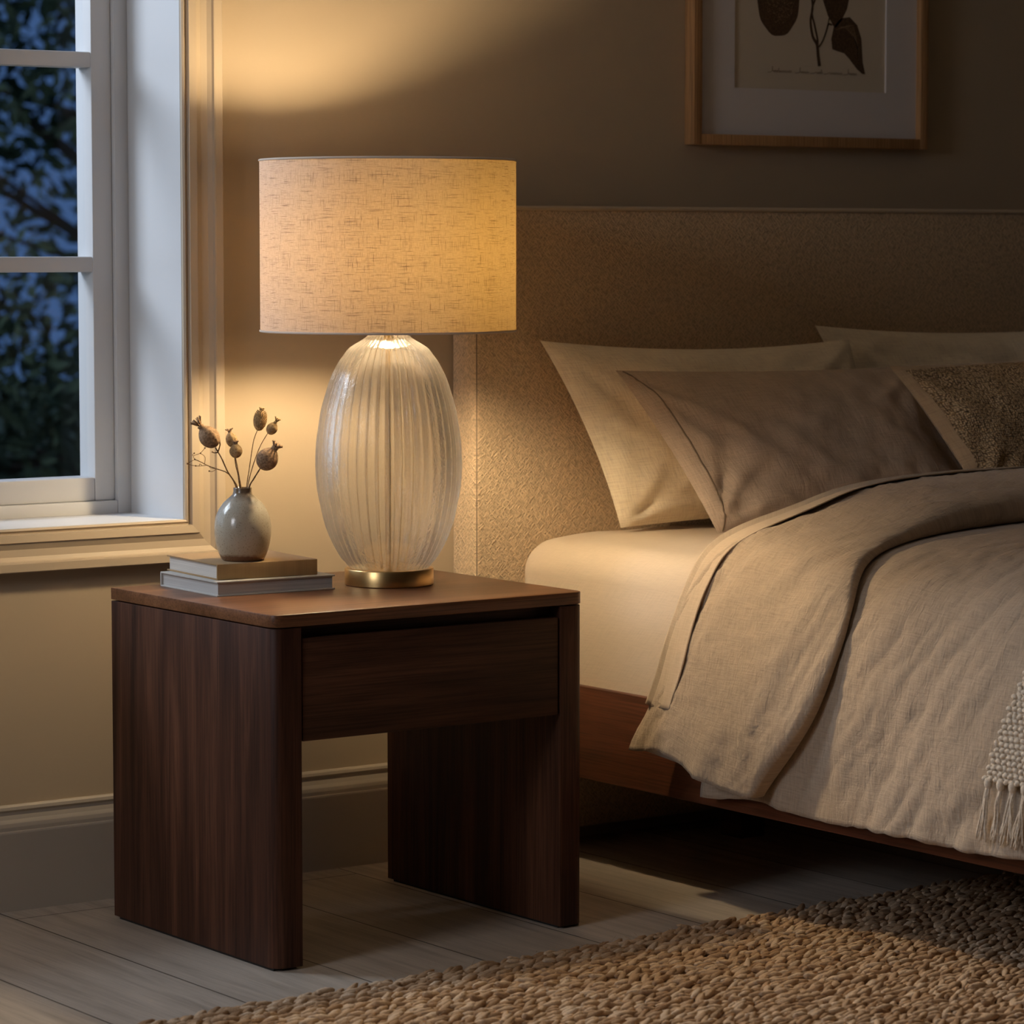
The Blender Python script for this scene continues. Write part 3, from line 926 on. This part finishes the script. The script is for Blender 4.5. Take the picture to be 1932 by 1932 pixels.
for k in range(3):
    t = k * 2 * math.pi / 3 + .4
    mb.tube([(LX + .0145 * math.cos(t), LY + .0145 * math.sin(t), 1.020), (LX + .12 * math.cos(t), LY + .12 * math.sin(t), .99), (LX + (SR - .002) * math.cos(t), LY + (SR - .002) * math.sin(t), SZ0_ + .004)], .0016, 6)
mb.build('shade_spider', M['brass'], sh)

# ------------------------------------------------------------------ framed print
FX0, FX1, FZ0, FZ1, FY = 1.335, 1.937, 1.300, 2.10, .641
pf = thing('picture_frame', ((FX0 + FX1) / 2, YW, FZ0), 'slim oak picture frame with pale mat and botanical print on the wall above the bed', 'picture')
fw_ = .0205
b = MB()
b.box(FX0, FX0 + fw_, FY, YW - .001, FZ0, FZ1, .0012); b.box(FX1 - fw_, FX1, FY, YW - .001, FZ0, FZ1, .0012)
b.box(FX0 + fw_, FX1 - fw_, FY, YW - .001, FZ0, FZ0 + fw_, .0012); b.box(FX0 + fw_, FX1 - fw_, FY, YW - .001, FZ1 - fw_, FZ1, .0012)
b.build('frame', M['oak'], pf)
PX0, PX1, PZ0, PZ1 = 1.446, 1.836, 1.4105, 1.99
b = MB(); my0, my1 = .655, .659
b.box(FX0 + fw_, PX0, my0, my1, FZ0 + fw_, FZ1 - fw_); b.box(PX1, FX1 - fw_, my0, my1, FZ0 + fw_, FZ1 - fw_)
b.box(PX0, PX1, my0, my1, FZ0 + fw_, PZ0); b.box(PX0, PX1, my0, my1, PZ1, FZ1 - fw_)
b.build('mat', M['mat_board'], pf, False)
pr = MB().box(PX0 - .004, PX1 + .004, .659, .661, PZ0 - .004, PZ1 + .004).build('print', M['paper'], pf, False)
def flat(poly, y):
    return [(x, y, z) for x, z in poly], [list(range(len(poly)))]
def blob(cx, cz, rx, rz, n=40, rot=0.0, wob=.015):
    pts = []
    for i in range(n):
        a_ = 2 * math.pi * i / n
        r_ = 1 + wob * math.sin(a_ * 9 + cx * 40)
        u, v = rx * r_ * math.cos(a_), rz * r_ * math.sin(a_) * (1 if math.sin(a_) < 0 else 1.08)
        pts.append((cx + u * math.cos(rot) - v * math.sin(rot), cz + u * math.sin(rot) + v * math.cos(rot)))
    return pts
def ribbon(pts, w, y):
    P = np.asarray(pts, float)
    P, _ = smoothline(P, 40)
    T_ = np.gradient(P, axis=0); T_ /= np.linalg.norm(T_, axis=1)[:, None] + 1e-9
    Nn = np.stack([-T_[:, 1], T_[:, 0]], 1)
    wv = np.full(len(P), w) if np.isscalar(w) else np.interp(np.linspace(0, 1, len(P)), np.linspace(0, 1, len(w)), w)
    A_ = P + Nn * wv[:, None]; B_ = P - Nn * wv[:, None]
    V = [(x, y, z) for x, z in np.vstack([A_, B_])]
    n_ = len(P)
    return V, [[i, i + 1, n_ + i + 1, n_ + i] for i in range(n_ - 1)]
yd = .6588
mb = MB()
mb.add(*flat(blob(1.558, 1.583, .0535, .071), yd))
mb.add(*flat([(1.668, 1.62), (1.672, 1.585), (1.685, 1.556), (1.700, 1.537), (1.706, 1.534), (1.720, 1.548), (1.735, 1.572), (1.742, 1.60), (1.738, 1.63), (1.70, 1.66)], yd))
mb.add(*flat([(1.694, 1.512), (1.700, 1.535), (1.718, 1.553), (1.742, 1.556), (1.762, 1.541), (1.773, 1.515), (1.775, 1.492), (1.777, 1.468), (1.784, 1.446), (1.776, 1.446), (1.762, 1.455), (1.742, 1.474), (1.728, 1.485), (1.708, 1.489), (1.697, 1.492)], yd))
mb.build('seed_pod_drawing', M['ink'], pr, False)
mb = MB()
mb.add(*ribbon([(1.632, 1.67), (1.636, 1.62), (1.645, 1.575), (1.640, 1.545), (1.646, 1.515), (1.657, 1.500), (1.660, 1.480), (1.664, 1.458)], [.0022, .0022, .0025, .0028, .0035, .004], yd - .0002))
mb.add(*ribbon([(1.658, 1.66), (1.655, 1.60), (1.643, 1.565), (1.651, 1.535), (1.658, 1.51), (1.659, 1.495)], .0022, yd - .0003))
mb.add(*ribbon([(1.662, 1.495), (1.672, 1.508), (1.681, 1.528), (1.686, 1.540), (1.696, 1.539)], .0017, yd - .0004))
mb.add(*ribbon([(1.684, 1.536), (1.687, 1.548), (1.690, 1.558)], .0015, yd - .0004))
mb.build('stem_drawing', M['ink'], pr, False)
mb = MB()
rr_ = np.random.default_rng(5)
for i in range(420):
    a_ = rr_.uniform(0, 2 * math.pi); q_ = math.sqrt(rr_.random()) * .80
    x, z = 1.562 + .046 * q_ * math.cos(a_), 1.588 + .064 * q_ * math.sin(a_)
    l_ = rr_.uniform(.0012, .0030); t_ = rr_.uniform(0, 3.14)
    dx, dz = l_ * math.cos(t_), l_ * math.sin(t_) * .7
    mb.add([(x - dx, yd - .0002, z - dz), (x + dz * .3, yd - .0002, z - dx * .3), (x + dx, yd - .0002, z + dz), (x - dz * .3, yd - .0002, z + dx * .3)], [[0, 1, 2, 3]])
mb.build('hatching', M['ink_light'], pr, False)
mb = MB()
for k in range(6):
    mb.add(*ribbon([(1.706 + .006 * k, 1.530 + .004 * k - .0006 * k * k), (1.730 + .004 * k, 1.534 + .001 * k), (1.752 + .002 * k, 1.517 - .003 * k), (1.766, 1.492 - .004 * k)], .0005, yd - .0002))
mb.build('leaf_veins', M['ink_light'], pr, False)
# handwritten caption under the drawing: loose cursive strokes
mb = MB()
x = 1.534; rr_ = np.random.default_rng(12)
def word(x0, n_, cap):
    pts = [(x0 - .010, 1.4425), (x0, 1.4440)]
    if cap: pts += [(x0 + .004, 1.4530), (x0 + .0015, 1.4530), (x0 + .003, 1.4455)]
    xx_ = x0 + .005
    for i in range(n_):
        h_ = rr_.choice([.0042, .0050, .0040, .0092 if i % 4 == 3 else .0044])
        pts += [(xx_ + .0006, 1.4425 + h_), (xx_ + .0022, 1.4428)]
        xx_ += .0044
    mb.add(*ribbon_n(pts, .00042, yd - .0003))
    return xx_
def ribbon_n(pts, w, y):
    P, _ = smoothline(np.asarray(pts, float), len(pts) * 8)
    T_ = np.gradient(P, axis=0); T_ /= np.linalg.norm(T_, axis=1)[:, None] + 1e-9
    Nn = np.stack([-T_[:, 1], T_[:, 0]], 1)
    A_ = P + Nn * w; B_ = P - Nn * w
    n_ = len(P)
    return [(x, y, z) for x, z in np.vstack([A_, B_])], [[i, i + 1, n_ + i + 1, n_ + i] for i in range(n_ - 1)]
xe = word(1.541, 11, True)
xe = word(xe + .017, 5, True); xe = word(xe + .012, 4, False); xe = word(xe + .012, 8, False); xe = word(xe + .011, 5, True)
mb.build('caption_writing', M['ink_line'], pr, False)

# ------------------------------------------------------------------ bed
HX0, HX1, HY, HZ = .794, 2.72, .591, 1.181
RX, RZ0, RZ1 = .860, .170, .334          # side rail outer face, bottom, top
bed = thing('bed', (1.76, -.4, 0), 'wide platform bed with upholstered tan headboard and dark reddish wooden rails', 'bed')
hb = MB().box(HX0, HX1, HY, YW - .003, .03, HZ, .008, 3).build('headboard', M['boucle'], bed)
M['piping'] = linen('headboard_piping', (.54, .43, .30), .1, .3)
mb = MB(); mb.tube([(HX0 + .004, HY - .0005, HZ - .0045), (1.7, HY - .0005, HZ - .0045), (HX1 - .004, HY - .0005, HZ - .0045)], .0042, 8)
mb.build('piping', M['piping'], hb)
mb = MB(); mb.tube([(HX0 + .0035, HY + .003, .04), (HX0 + .0035, HY + .003, .6), (HX0 + .0035, HY + .003, HZ - .008)], .0016, 6)
mb.build('side_seam', M['seam'], hb)
FOOT = -1.52
MB().box(RX, RX + .032, FOOT, HY - .002, RZ0, RZ1, .003).build('side_rail', M['rail'], bed)
MB().box(HX1 - .11, HX1 - .078, FOOT, HY - .002, RZ0, RZ1, .003).build('side_rail', M['rail'], bed)
MB().box(RX + .032, HX1 - .11, FOOT, FOOT + .03, RZ0, RZ1, .003).build('foot_rail', M['rail'], bed)
for i in range(14):
    y = FOOT + .08 + i * .145
    MB().box(RX + .032, HX1 - .11, y, y + .09, RZ1 - .034, RZ1 - .014, .001).build('slat', M['slat'], bed, False)
for x, y in ((1.06, FOOT + .16), (2.40, FOOT + .16), (1.30, .45), (2.30, .45)):
    MB().box(x, x + .06, y, y + .06, .013 if y < 0 else 0, RZ1 - .036, .003).build('leg', M['rail'], bed)

# mattress in its fitted sheet
bm = bmesh.new()
bmesh.ops.create_cube(bm, size=1)
mx0, mx1, my0, my1, mz0, mz1 = .873, 2.60, FOOT + .035, HY - .005, RZ1 - .012, .588
for v in bm.verts:
    v.co = Vector((mx0 + (v.co.x + .5) * (mx1 - mx0), my0 + (v.co.y + .5) * (my1 - my0), mz0 + (v.co.z + .5) * (mz1 - mz0)))
bmesh.ops.bevel(bm, geom=[e_ for e_ in bm.edges if max(e_.verts[0].co.z, e_.verts[1].co.z) > .5 or abs(e_.verts[0].co.z - e_.verts[1].co.z) > .1], offset=.055, segments=8, profile=.5, affect='EDGES')
bmesh.ops.subdivide_edges(bm, edges=[e_ for e_ in bm.edges if e_.calc_length() > .4], cuts=30, use_grid_fill=True)
bmesh.ops.triangulate(bm, faces=[f for f in bm.faces if len(f.verts) > 4])
bm.verts.index_update()
V = np.array([v.co[:] for v in bm.verts]); F = [[v.index for v in f.verts] for f in bm.faces]; bm.free()
sd = np.clip((V[:, 2] - mz0) / .1, 0, 1)
V[:, 0] += np.where(V[:, 0] < 1.0, .0035 * fbm(V[:, 1] * 9, V[:, 2] * 16 + V[:, 1] * 4) * sd, 0)
V[:, 2] += np.where(V[:, 2] > .55, .003 * fbm(V[:, 0] * 7, V[:, 1] * 7), 0)
und = np.clip((.085 - V[:, 1]) / .10, 0, 1)
V[:, 0] += und * .034 * np.clip((V[:, 2] - mz0) / .14, 0, 1) * (V[:, 0] < 1.0)
V[:, 2] -= und * .022 * np.clip((V[:, 2] - .45) / .1, 0, 1)
V[:, 2] -= und * .020 * np.clip((V[:, 2] - .45) / .1, 0, 1) * np.clip(1 - (V[:, 0] - mx0) / .20, 0, 1)
V[:, 2] -= np.where(V[:, 2] > .45, .012 * np.clip(1 - (V[:, 0] - mx0) / .22, 0, 1) ** 2, 0)
tag(obj('mattress', V, F, M['sheet'], uv=V[:, [1, 2]] + V[:, [2, 0]], loc=(1.7, -.45, mz0), angle=.9), 'thick mattress in a smooth cream fitted sheet on the bed frame', 'mattress')

# ------------------------------------------------------------------ pillows
def pillow(name, label, cat, c00, c10, c01, c11, thick, mat, group, seed, nu_=56, nv_=44, pinch=.06, front=(0, -1, .25), wr=.0125, seam=None, back_mat=None, bulge=2.2, sag=.0):
    c00, c10, c01, c11 = map(lambda q: np.asarray(q, float), (c00, c10, c01, c11))
    u = np.linspace(-1, 1, nu_); v = np.linspace(-1, 1, nv_)
    U, Vv = np.meshgrid(u, v, indexing='ij')
    # edges bow inwards so the corners stay pointed
    Up = U * (1 - pinch * (1 - Vv ** 2) * np.abs(U) ** 2); Vp = Vv * (1 - pinch * 1.1 * (1 - U ** 2) * np.abs(Vv) ** 2)
    Vp = Vp - sag * (1 - U ** 2) * (Vv > 0) * Vv
    s, t = (Up + 1) / 2, (Vp + 1) / 2
    base = ((1 - s) * (1 - t))[..., None] * c00 + (s * (1 - t))[..., None] * c10 + ((1 - s) * t)[..., None] * c01 + (s * t)[..., None] * c11
    nrm = np.cross(c10 - c00, c01 - c00); nrm /= np.linalg.norm(nrm)
    if nrm @ np.asarray(front, float) < 0: nrm = -nrm
    env = (1 - np.abs(U) ** bulge) ** .62 * (1 - np.abs(Vv) ** bulge) ** .62
    seam_e = np.clip(1 - np.maximum(np.abs(U), np.abs(Vv)), 0, .16) / .16
    L1 = np.linalg.norm(c10 - c00); L2 = np.linalg.norm(c01 - c00)
    x_, y_ = U * L1 / 2, Vv * L2 / 2
    # creases radiate from the corners
    w = 0
    for cu, cv in ((-1, -1), (1, -1), (-1, 1), (1, 1)):
        dx, dy = (U - cu) * L1 / 2, (Vv - cv) * L2 / 2
        d_ = np.hypot(dx, dy); an = np.arctan2(dy, dx)
        w = w + np.exp(-(d_ / .16) ** 2) * np.minimum(1, d_ / .04) * pnoise(an * 4.5 + seed + cu * 3, d_ * 4 + cv * 5)
    w = w * 1.3 + .55 * fbm(x_ * 7 + seed, y_ * 11 + seed * 2 + x_ * 5) + .3 * fbm(x_ * 22 + seed, y_ * 22)
    disp = env * thick + wr * w * seam_e
    front_v = base + nrm * disp[..., None]
    back_v = base - nrm * (env * thick * .9)[..., None]
    uvg = np.stack([x_, y_], -1)
    fr = front_v.reshape(-1, 3); bk = back_v.reshape(-1, 3)
    Ff = grid_faces(nu_, nv_); Fb = [f[::-1] for f in Ff]
    # orientation: make the front face outwards
    a_, b2, c_ = fr[Ff[len(Ff) // 2][0]], fr[Ff[len(Ff) // 2][1]], fr[Ff[len(Ff) // 2][2]]
    if np.cross(b2 - a_, c_ - a_) @ nrm < 0: Ff, Fb = Fb, Ff
    org = tuple((c00 + c10) / 2)
    if back_mat is None:
        mb = MB(); mb.add(fr, Ff, uvg.reshape(-1, 2)); mb.add(bk, Fb, uvg.reshape(-1, 2))
        root = tag(mb.build(name, mat, loc=org, uv=True, angle=None), label, cat, group)
    else:
        root = thing(name, org, label, cat, group)
        cell = [(i, j) for i in range(nu_ - 1) for j in range(nv_ - 1)]
        inn = [2 <= i < nu_ - 3 and 2 <= j < nv_ - 3 for i, j in cell]
        mb = MB(); mb.add(fr, [f for f, k in zip(Ff, inn) if k], uvg.reshape(-1, 2)); mb.build('front_panel', mat, root, uv=True, angle=None)
        mb = MB(); mb.add(bk, Fb, uvg.reshape(-1, 2)); mb.add(fr, [f for f, k in zip(Ff, inn) if not k], uvg.reshape(-1, 2)); mb.build('back_panel', back_mat, root, uv=True, angle=None)
    if seam:                       # a stitched line set in from one short side
        Q = []
        uq = -1 + seam
        for vv_ in np.linspace(-.985, .985, 60):
            j = (vv_ + 1) / 2 * (nv_ - 1); j0 = int(min(j, nv_ - 2)); fj = j - j0
            uu_ = uq + seam * .8 * (abs(vv_) ** 6) * -.9
            i = (uu_ + 1) / 2 * (nu_ - 1); i0 = int(max(0, min(i, nu_ - 2))); fi = i - i0
            g = front_v
            p = (g[i0, j0] * (1 - fi) + g[i0 + 1, j0] * fi) * (1 - fj) + (g[i0, j0 + 1] * (1 - fi) + g[i0 + 1, j0 + 1] * fi) * fj
            Q.append(p)
        V, F = tube(Q, .0016, 6)
        obj('hem_seam', V, F, M['seam'], root)
    return root
PG = 'pillows at the head of the bed'
pillow('pillow', 'cream pillow nearest the lamp, leaning on the headboard behind the taupe one', 'pillow', (1.030, .470, .598), (1.70, .415, .600), (.908, .552, .938), (1.610, .505, .930), .072, M['ivory_linen'], PG, 3.1, pinch=.05, sag=.05)
pillow('pillow', 'cream pillow far right against the headboard, behind the woven cushion', 'pillow', (1.70, .500, .600), (2.42, .470, .600), (1.576, .566, .955), (2.42, .556, .950), .060, M['ivory_linen'], PG, 8.7, pinch=.05, sag=.05)
pillow('pillow', 'taupe linen pillow with a stitched hem, in front of the left cream pillow', 'pillow', (1.105, .285, .598), (1.735, .235, .602), (.988, .432, .886), (1.680, .395, .880), .062, M['taupe'], PG, 5.3, pinch=.035, seam=.10, sag=.0)
pillow('cushion', 'brown woven textured cushion with plain tan back at the right edge', 'cushion', (1.622, .150, .640), (2.16, .150, .640), (1.500, .272, .888), (2.10, .272, .905), .058, M['woven'], None, 9.9, pinch=.05, back_mat=M['plain_tan'])

# ------------------------------------------------------------------ duvet
main_pts = [(.838, .197), (.841, .27), (.845, .36), (.858, .45), (.893, .53), (.955, .583), (1.1, .612), (1.38, .626), (1.8, .632), (2.3, .630), (2.55, .60), (2.63, .52), (2.655, .40), (2.66, .24)]
NSD = 330
PM, SM = smoothline(main_pts, NSD)
def pnorm(P):
    T_ = np.gradient(P, axis=0); T_ /= np.linalg.norm(T_, axis=1)[:, None]
    return np.stack([-T_[:, 1], T_[:, 0]], 1)
NM = pnorm(PM)
NYD = 200
yv = np.linspace(-.020, FOOT - .03, NYD)
S2, Y2 = np.meshgrid(SM, yv, indexing='ij')
side = np.clip(1 - (S2 - .38) / .18, 0, 1)          # 1 on the hanging side
sl = Y2 + .55 * (S2 - .3) * side                      # folds slant towards the head as they fall
w = .0130 * pnoise(sl * 7 + 3, S2 * 1.7) * (.35 + .65 * np.clip(S2 / .5, 0, 1)) * (.45 + .55 * side) + .0085 * (1 - np.abs(pnoise(sl * 11 + 9 + .8 * pnoise(S2 * 6, sl * 3), S2 * 3.2 + 4)) * 2.0) * side * (.5 + .5 * pnoise(sl * 3 + 7, S2 * 5)) + .0038 * pnoise(sl * 30 + 1, S2 * 7 + 3) + .0022 * fbm(sl * 60, S2 * 22, 3) + .0014 * fbm(sl * 140, S2 * 60, 2)
w = w + .006 * pnoise(Y2 * 5 + 2, S2 * 5 + 8)
w = w * (1 - .75 * np.clip((-.64 - Y2) / .08, 0, 1) * (S2 < 1.2))
press = np.clip((Y2 + .37) / .07, 0, 1)
w = w * (1 - .7 * press) - .004 * press * side
hemw = np.exp(-(S2 / .06) ** 2)
w = w + hemw * .010 * pnoise(Y2 * 16 + 5, S2 * 0 + 2.0)
w = np.maximum(w, -.004 - .012 * side)
X_ = PM[:, 0][:, None] + NM[:, 0][:, None] * w; Z_ = PM[:, 1][:, None] + NM[:, 1][:, None] * w
Z_ = Z_ + hemw * .010 * pnoise(Y2 * 7 + 1, 0 * Y2 + .5)
headc = np.exp(-((Y2 + .02) / .06) ** 2) * hemw      # corner at the head end turned slightly
X_ = X_ - headc * .010
V = np.stack([X_, Y2, Z_], -1).reshape(-1, 3)
uv = np.stack([Y2, S2], -1).reshape(-1, 2)
dv = obj('duvet', V, grid_faces(NSD, NYD), M['duvet'], uv=uv, loc=(1.7, -.75, .6))
tag(dv, 'rumpled taupe linen duvet covering the bed and hanging over its side', 'duvet')
md = dv.modifiers.new('thickness', 'SOLIDIFY'); md.thickness = .010; md.offset = -1

# folded-back upper part of the duvet: the same cloth, doubled and puffed
fold_pts = [(.774, .236), (.780, .29), (.793, .36), (.816, .45), (.852, .540), (.912, .609), (1.068, .657), (1.21, .692), (1.415, .7075), (1.70, .709), (2.1, .706), (2.45, .69), (2.60, .63), (2.67, .50), (2.69, .36), (2.70, .25)]
NSF = 300
PF_, SF = smoothline(fold_pts, NSF)
NF = pnorm(PF_)
# inner surface just clear of the main duvet
inner_pts = [(.830, .238), (.836, .29), (.838, .36), (.850, .452), (.886, .537), (.950, .590), (1.10, .619), (1.38, .633), (1.8, .639), (2.3, .637), (2.56, .605), (2.64, .52), (2.665, .40), (2.67, .25)]
PIN, _ = smoothline(inner_pts, NSF)
hh = SF
yb = np.interp(hh, [0, .05, .10, .21, .30, .39, .6, 9], [.150, .115, .090, .072, .064, .064, .066, .085])
yf = np.interp(hh, [0, .03, .09, .22, .32, .39, .46, .60, .85, 9], [-.170, -.200, -.285, -.342, -.342, -.305, -.265, -.232, -.205, -.215])
ker = np.ones(15) / 15
yb = np.convolve(np.pad(yb, 7, 'edge'), ker, 'valid'); yf = np.convolve(np.pad(yf, 7, 'edge'), ker, 'valid')
NT = 96
th_ = np.linspace(0, 2 * np.pi, NT, endpoint=False)
ct = np.sign(np.cos(th_)) * np.abs(np.cos(th_)) ** np.where((np.sin(th_) < 0) & (np.cos(th_) < 0), .22, .62); stt = np.sign(np.sin(th_)) * np.abs(np.sin(th_)) ** .55
SS, TT = np.meshgrid(hh, np.arange(NT), indexing='ij')
yc = ((yb + yf) / 2)[:, None]; hw_ = ((yb - yf) / 2)[:, None]
Yf = yc + hw_ * ct[None, :]
mixo = (stt[None, :] + 1) / 2                               # 1 outer, 0 inner
outer_w = np.clip(stt, 0, 1)[None, :]
crown_ = 1 - .12 * np.clip(-(ct[None, :]), 0, 1) ** 2 * np.clip((SS - .35) / .2, 0, 1)
slf = Yf + .40 * SS
wf = (.0056 * pnoise(slf * 21 + 2, SS * 2.4 + 3) + .0026 * pnoise(slf * 46 + 8, SS * 4 + 1) + .0018 * fbm(slf * 80, SS * 26, 3) + .0012 * fbm(slf * 170, SS * 60, 2)) * outer_w * 1.5
hemf = np.exp(-(SS / .09) ** 2)
wf = wf + hemf * outer_w * .014 * pnoise(Yf * 13 + 4.3, SS * 3 + 1.5)
PO = PF_[:, None, :] + NF[:, None, :] * wf[..., None]
P2 = PIN[:, None, :] * (1 - mixo * crown_)[..., None] + PO * (mixo * crown_)[..., None]
zdip = -hemf * .020 * np.clip(-(Yf + .06) / .12, -1, 1) + hemf * .016 * np.exp(-((Yf - .02) / .06) ** 2)
V = np.stack([P2[..., 0], Yf, P2[..., 1] + zdip], -1).reshape(-1, 3)
uv = np.stack([Yf, SS], -1).reshape(-1, 2)
F = grid_faces(NSF, NT, True)
F += [[j for j in range(NT)], [(NSF - 1) * NT + j for j in range(NT)][::-1]]
fo = obj('duvet_fold', V, F, M['duvet'], parent=dv, uv=uv)

# flat sheet turned down over the fold
i0 = int(np.argmin(np.abs(PF_[:NSF // 3, 1] - .338))); NS2 = NSF - i0 - 26
idx = np.arange(i0, i0 + NS2)
q = np.linspace(0, 1, 40)
rows = []; uvr = []
for n_, i in enumerate(idx):
    s_ = SF[i] - SF[i0]
    y_front = -.004 + .020 * np.exp(-(s_ / .05) ** 2) + .006 * math.sin(s_ * 11) + np.interp(s_, [0, .3, .8], [.004, 0, .012])
    yB = yb[i] + .0045
    po, pi = PF_[i], PIN[i]; nn_ = NF[i]
    path = []
    for t in q:
        if t < .62:
            y = y_front + (yB - .016 - y_front) * (t / .62)
            lift = .0026 + .0014 * math.exp(-((t) / .06) ** 2)
            # follow the rounded crown of the fold
            yy = (y - (yb[i] + yf[i]) / 2) / ((yb[i] - yf[i]) / 2)
            o_ = (1 - min(1, abs(yy)) ** 3.2) ** (.36)
            k2 = (o_ + 1) / 2
            path.append((pi * (1 - k2) + po * k2 + nn_ * (lift + .0012 * pnoise(np.array(y * 40), np.array(s_ * 9)).item()), y))
        else:
            a_ = (t - .62) / .38 * math.pi
            mid = (pi + po) / 2; half = np.linalg.norm(po - pi) / 2 * .86 + .003
            y = yB - .016 + .016 * math.sin(a_) if a_ < math.pi / 2 else yB - .016 + .016 * math.sin(a_)
            path.append((mid + nn_ * half * math.cos(a_), y))
    rows.append([(p[0], y, p[1]) for p, y in path])
    uvr.append([(y, s_) for p, y in path])
V = np.array(rows).reshape(-1, 3); uv = np.array(uvr).reshape(-1, 2)
shx = obj('flat_sheet', V, grid_faces(NS2, 40), M['topsheet'], uv=uv, loc=(1.7, .06, .6))
md = shx.modifiers.new('thickness', 'SOLIDIFY'); md.thickness = .0022; md.offset = 1
tag(shx, 'pale linen flat sheet turned down over the folded duvet edge', 'sheet')

# ------------------------------------------------------------------ knitted throw with tassels
tb = thing('throw_blanket', (.83, -.95, .60), 'chunky oatmeal knitted throw with tassels over the bed at the right edge', 'blanket')
ih = int(np.argmin(np.abs(PM[:NSD // 3, 1] - .312)))
rowp, colp = .0088, .0112
ns_ = int(1.0 / rowp); nc_ = int(.52 / colp)
def tpos(s_, c_):
    """point on the throw, s up from its hem, c across (towards the foot)"""
    sv = SM[ih] + s_
    x = np.interp(sv, SM, PM[:, 0]); z = np.interp(sv, SM, PM[:, 1])
    nx = np.interp(sv, SM, NM[:, 0]); nz = np.interp(sv, SM, NM[:, 1])
    y = -.695 - .37 * np.minimum(s_, .35) - c_
    off = .020
    return np.stack([x + nx * off, y, z + nz * off], -1), np.stack([nx, 0 * nx, nz], -1)
sg, cg = np.meshgrid(np.arange(ns_) * rowp, np.arange(nc_) * colp, indexing='ij')
cg = cg + colp * .5 * ((np.arange(ns_) % 2)[:, None])
sg = sg + rng.normal(0, .0006, sg.shape); cg = cg + rng.normal(0, .0006, cg.shape)
cc_, nn2 = tpos(sg.ravel(), cg.ravel())
cc_ = cc_ + nn2 * .003
N = len(cc_)
alo = np.tile([0, 1.0, 0], (N, 1)) + rng.normal(0, .35, (N, 3)); alo -= nn2 * np.sum(alo * nn2, 1)[:, None]; alo /= np.linalg.norm(alo, axis=1)[:, None]
acr = np.cross(nn2, alo)
V, F = lumps(cc_, alo, acr, nn2, np.full(N, .0062), np.full(N, .0046), np.full(N, .0046))
mb = MB(); mb.add(V, F)
g1, n1 = tpos(*[q_.ravel() for q_ in np.meshgrid(np.linspace(0, 1.0, 60), np.linspace(0, .52, 12), indexing='ij')])
mb.add(np.vstack([g1 + n1 * .002]), grid_faces(60, 12)); mb.add(g1 - n1 * .003, [f[::-1] for f in grid_faces(60, 12)])
mb.build('knitted_cloth', M['throw'], tb, angle=None, uv=True)
for k in range(20):
    mb = MB()
    base, n0 = tpos(np.array([-.002]), np.array([.006 + k * .0255])); base = base[0]; n0 = n0[0]
    r_ = np.random.default_rng(40 + k)
    V, F, _ = lathe([(.001, .004), (.0050, .002), (.0066, -.003), (.0062, -.009), (.0042, -.013)], (0, 0), 10)
    mb.add(base + n0 * .002 + V, F)
    for j in range(15):
        a_ = r_.uniform(0, 2 * math.pi); q_ = r_.uniform(.2, 1)
        L_ = r_.uniform(.068, .086)
        ex, ey = .0085 * q_ * math.cos(a_), .013 * q_ * math.sin(a_) + .012
        P = [base + n0 * .002 + np.array([.002 * math.cos(a_), .0035 * math.sin(a_), -.009])]
        for f_ in (.3, .6, .85, 1.0):
            P.append(base + n0 * .003 + np.array([ex * f_ ** .7 * -.3 - .002, ey * f_, -.009 - L_ * f_]) + r_.normal(0, .0009, 3))
        Q, _ = smoothline(P, 14)
        mb.tube(Q, np.linspace(.0015, .0011, 14), 5)
    mb.build('tassel', M['throw'], tb, angle=None, uv=True)
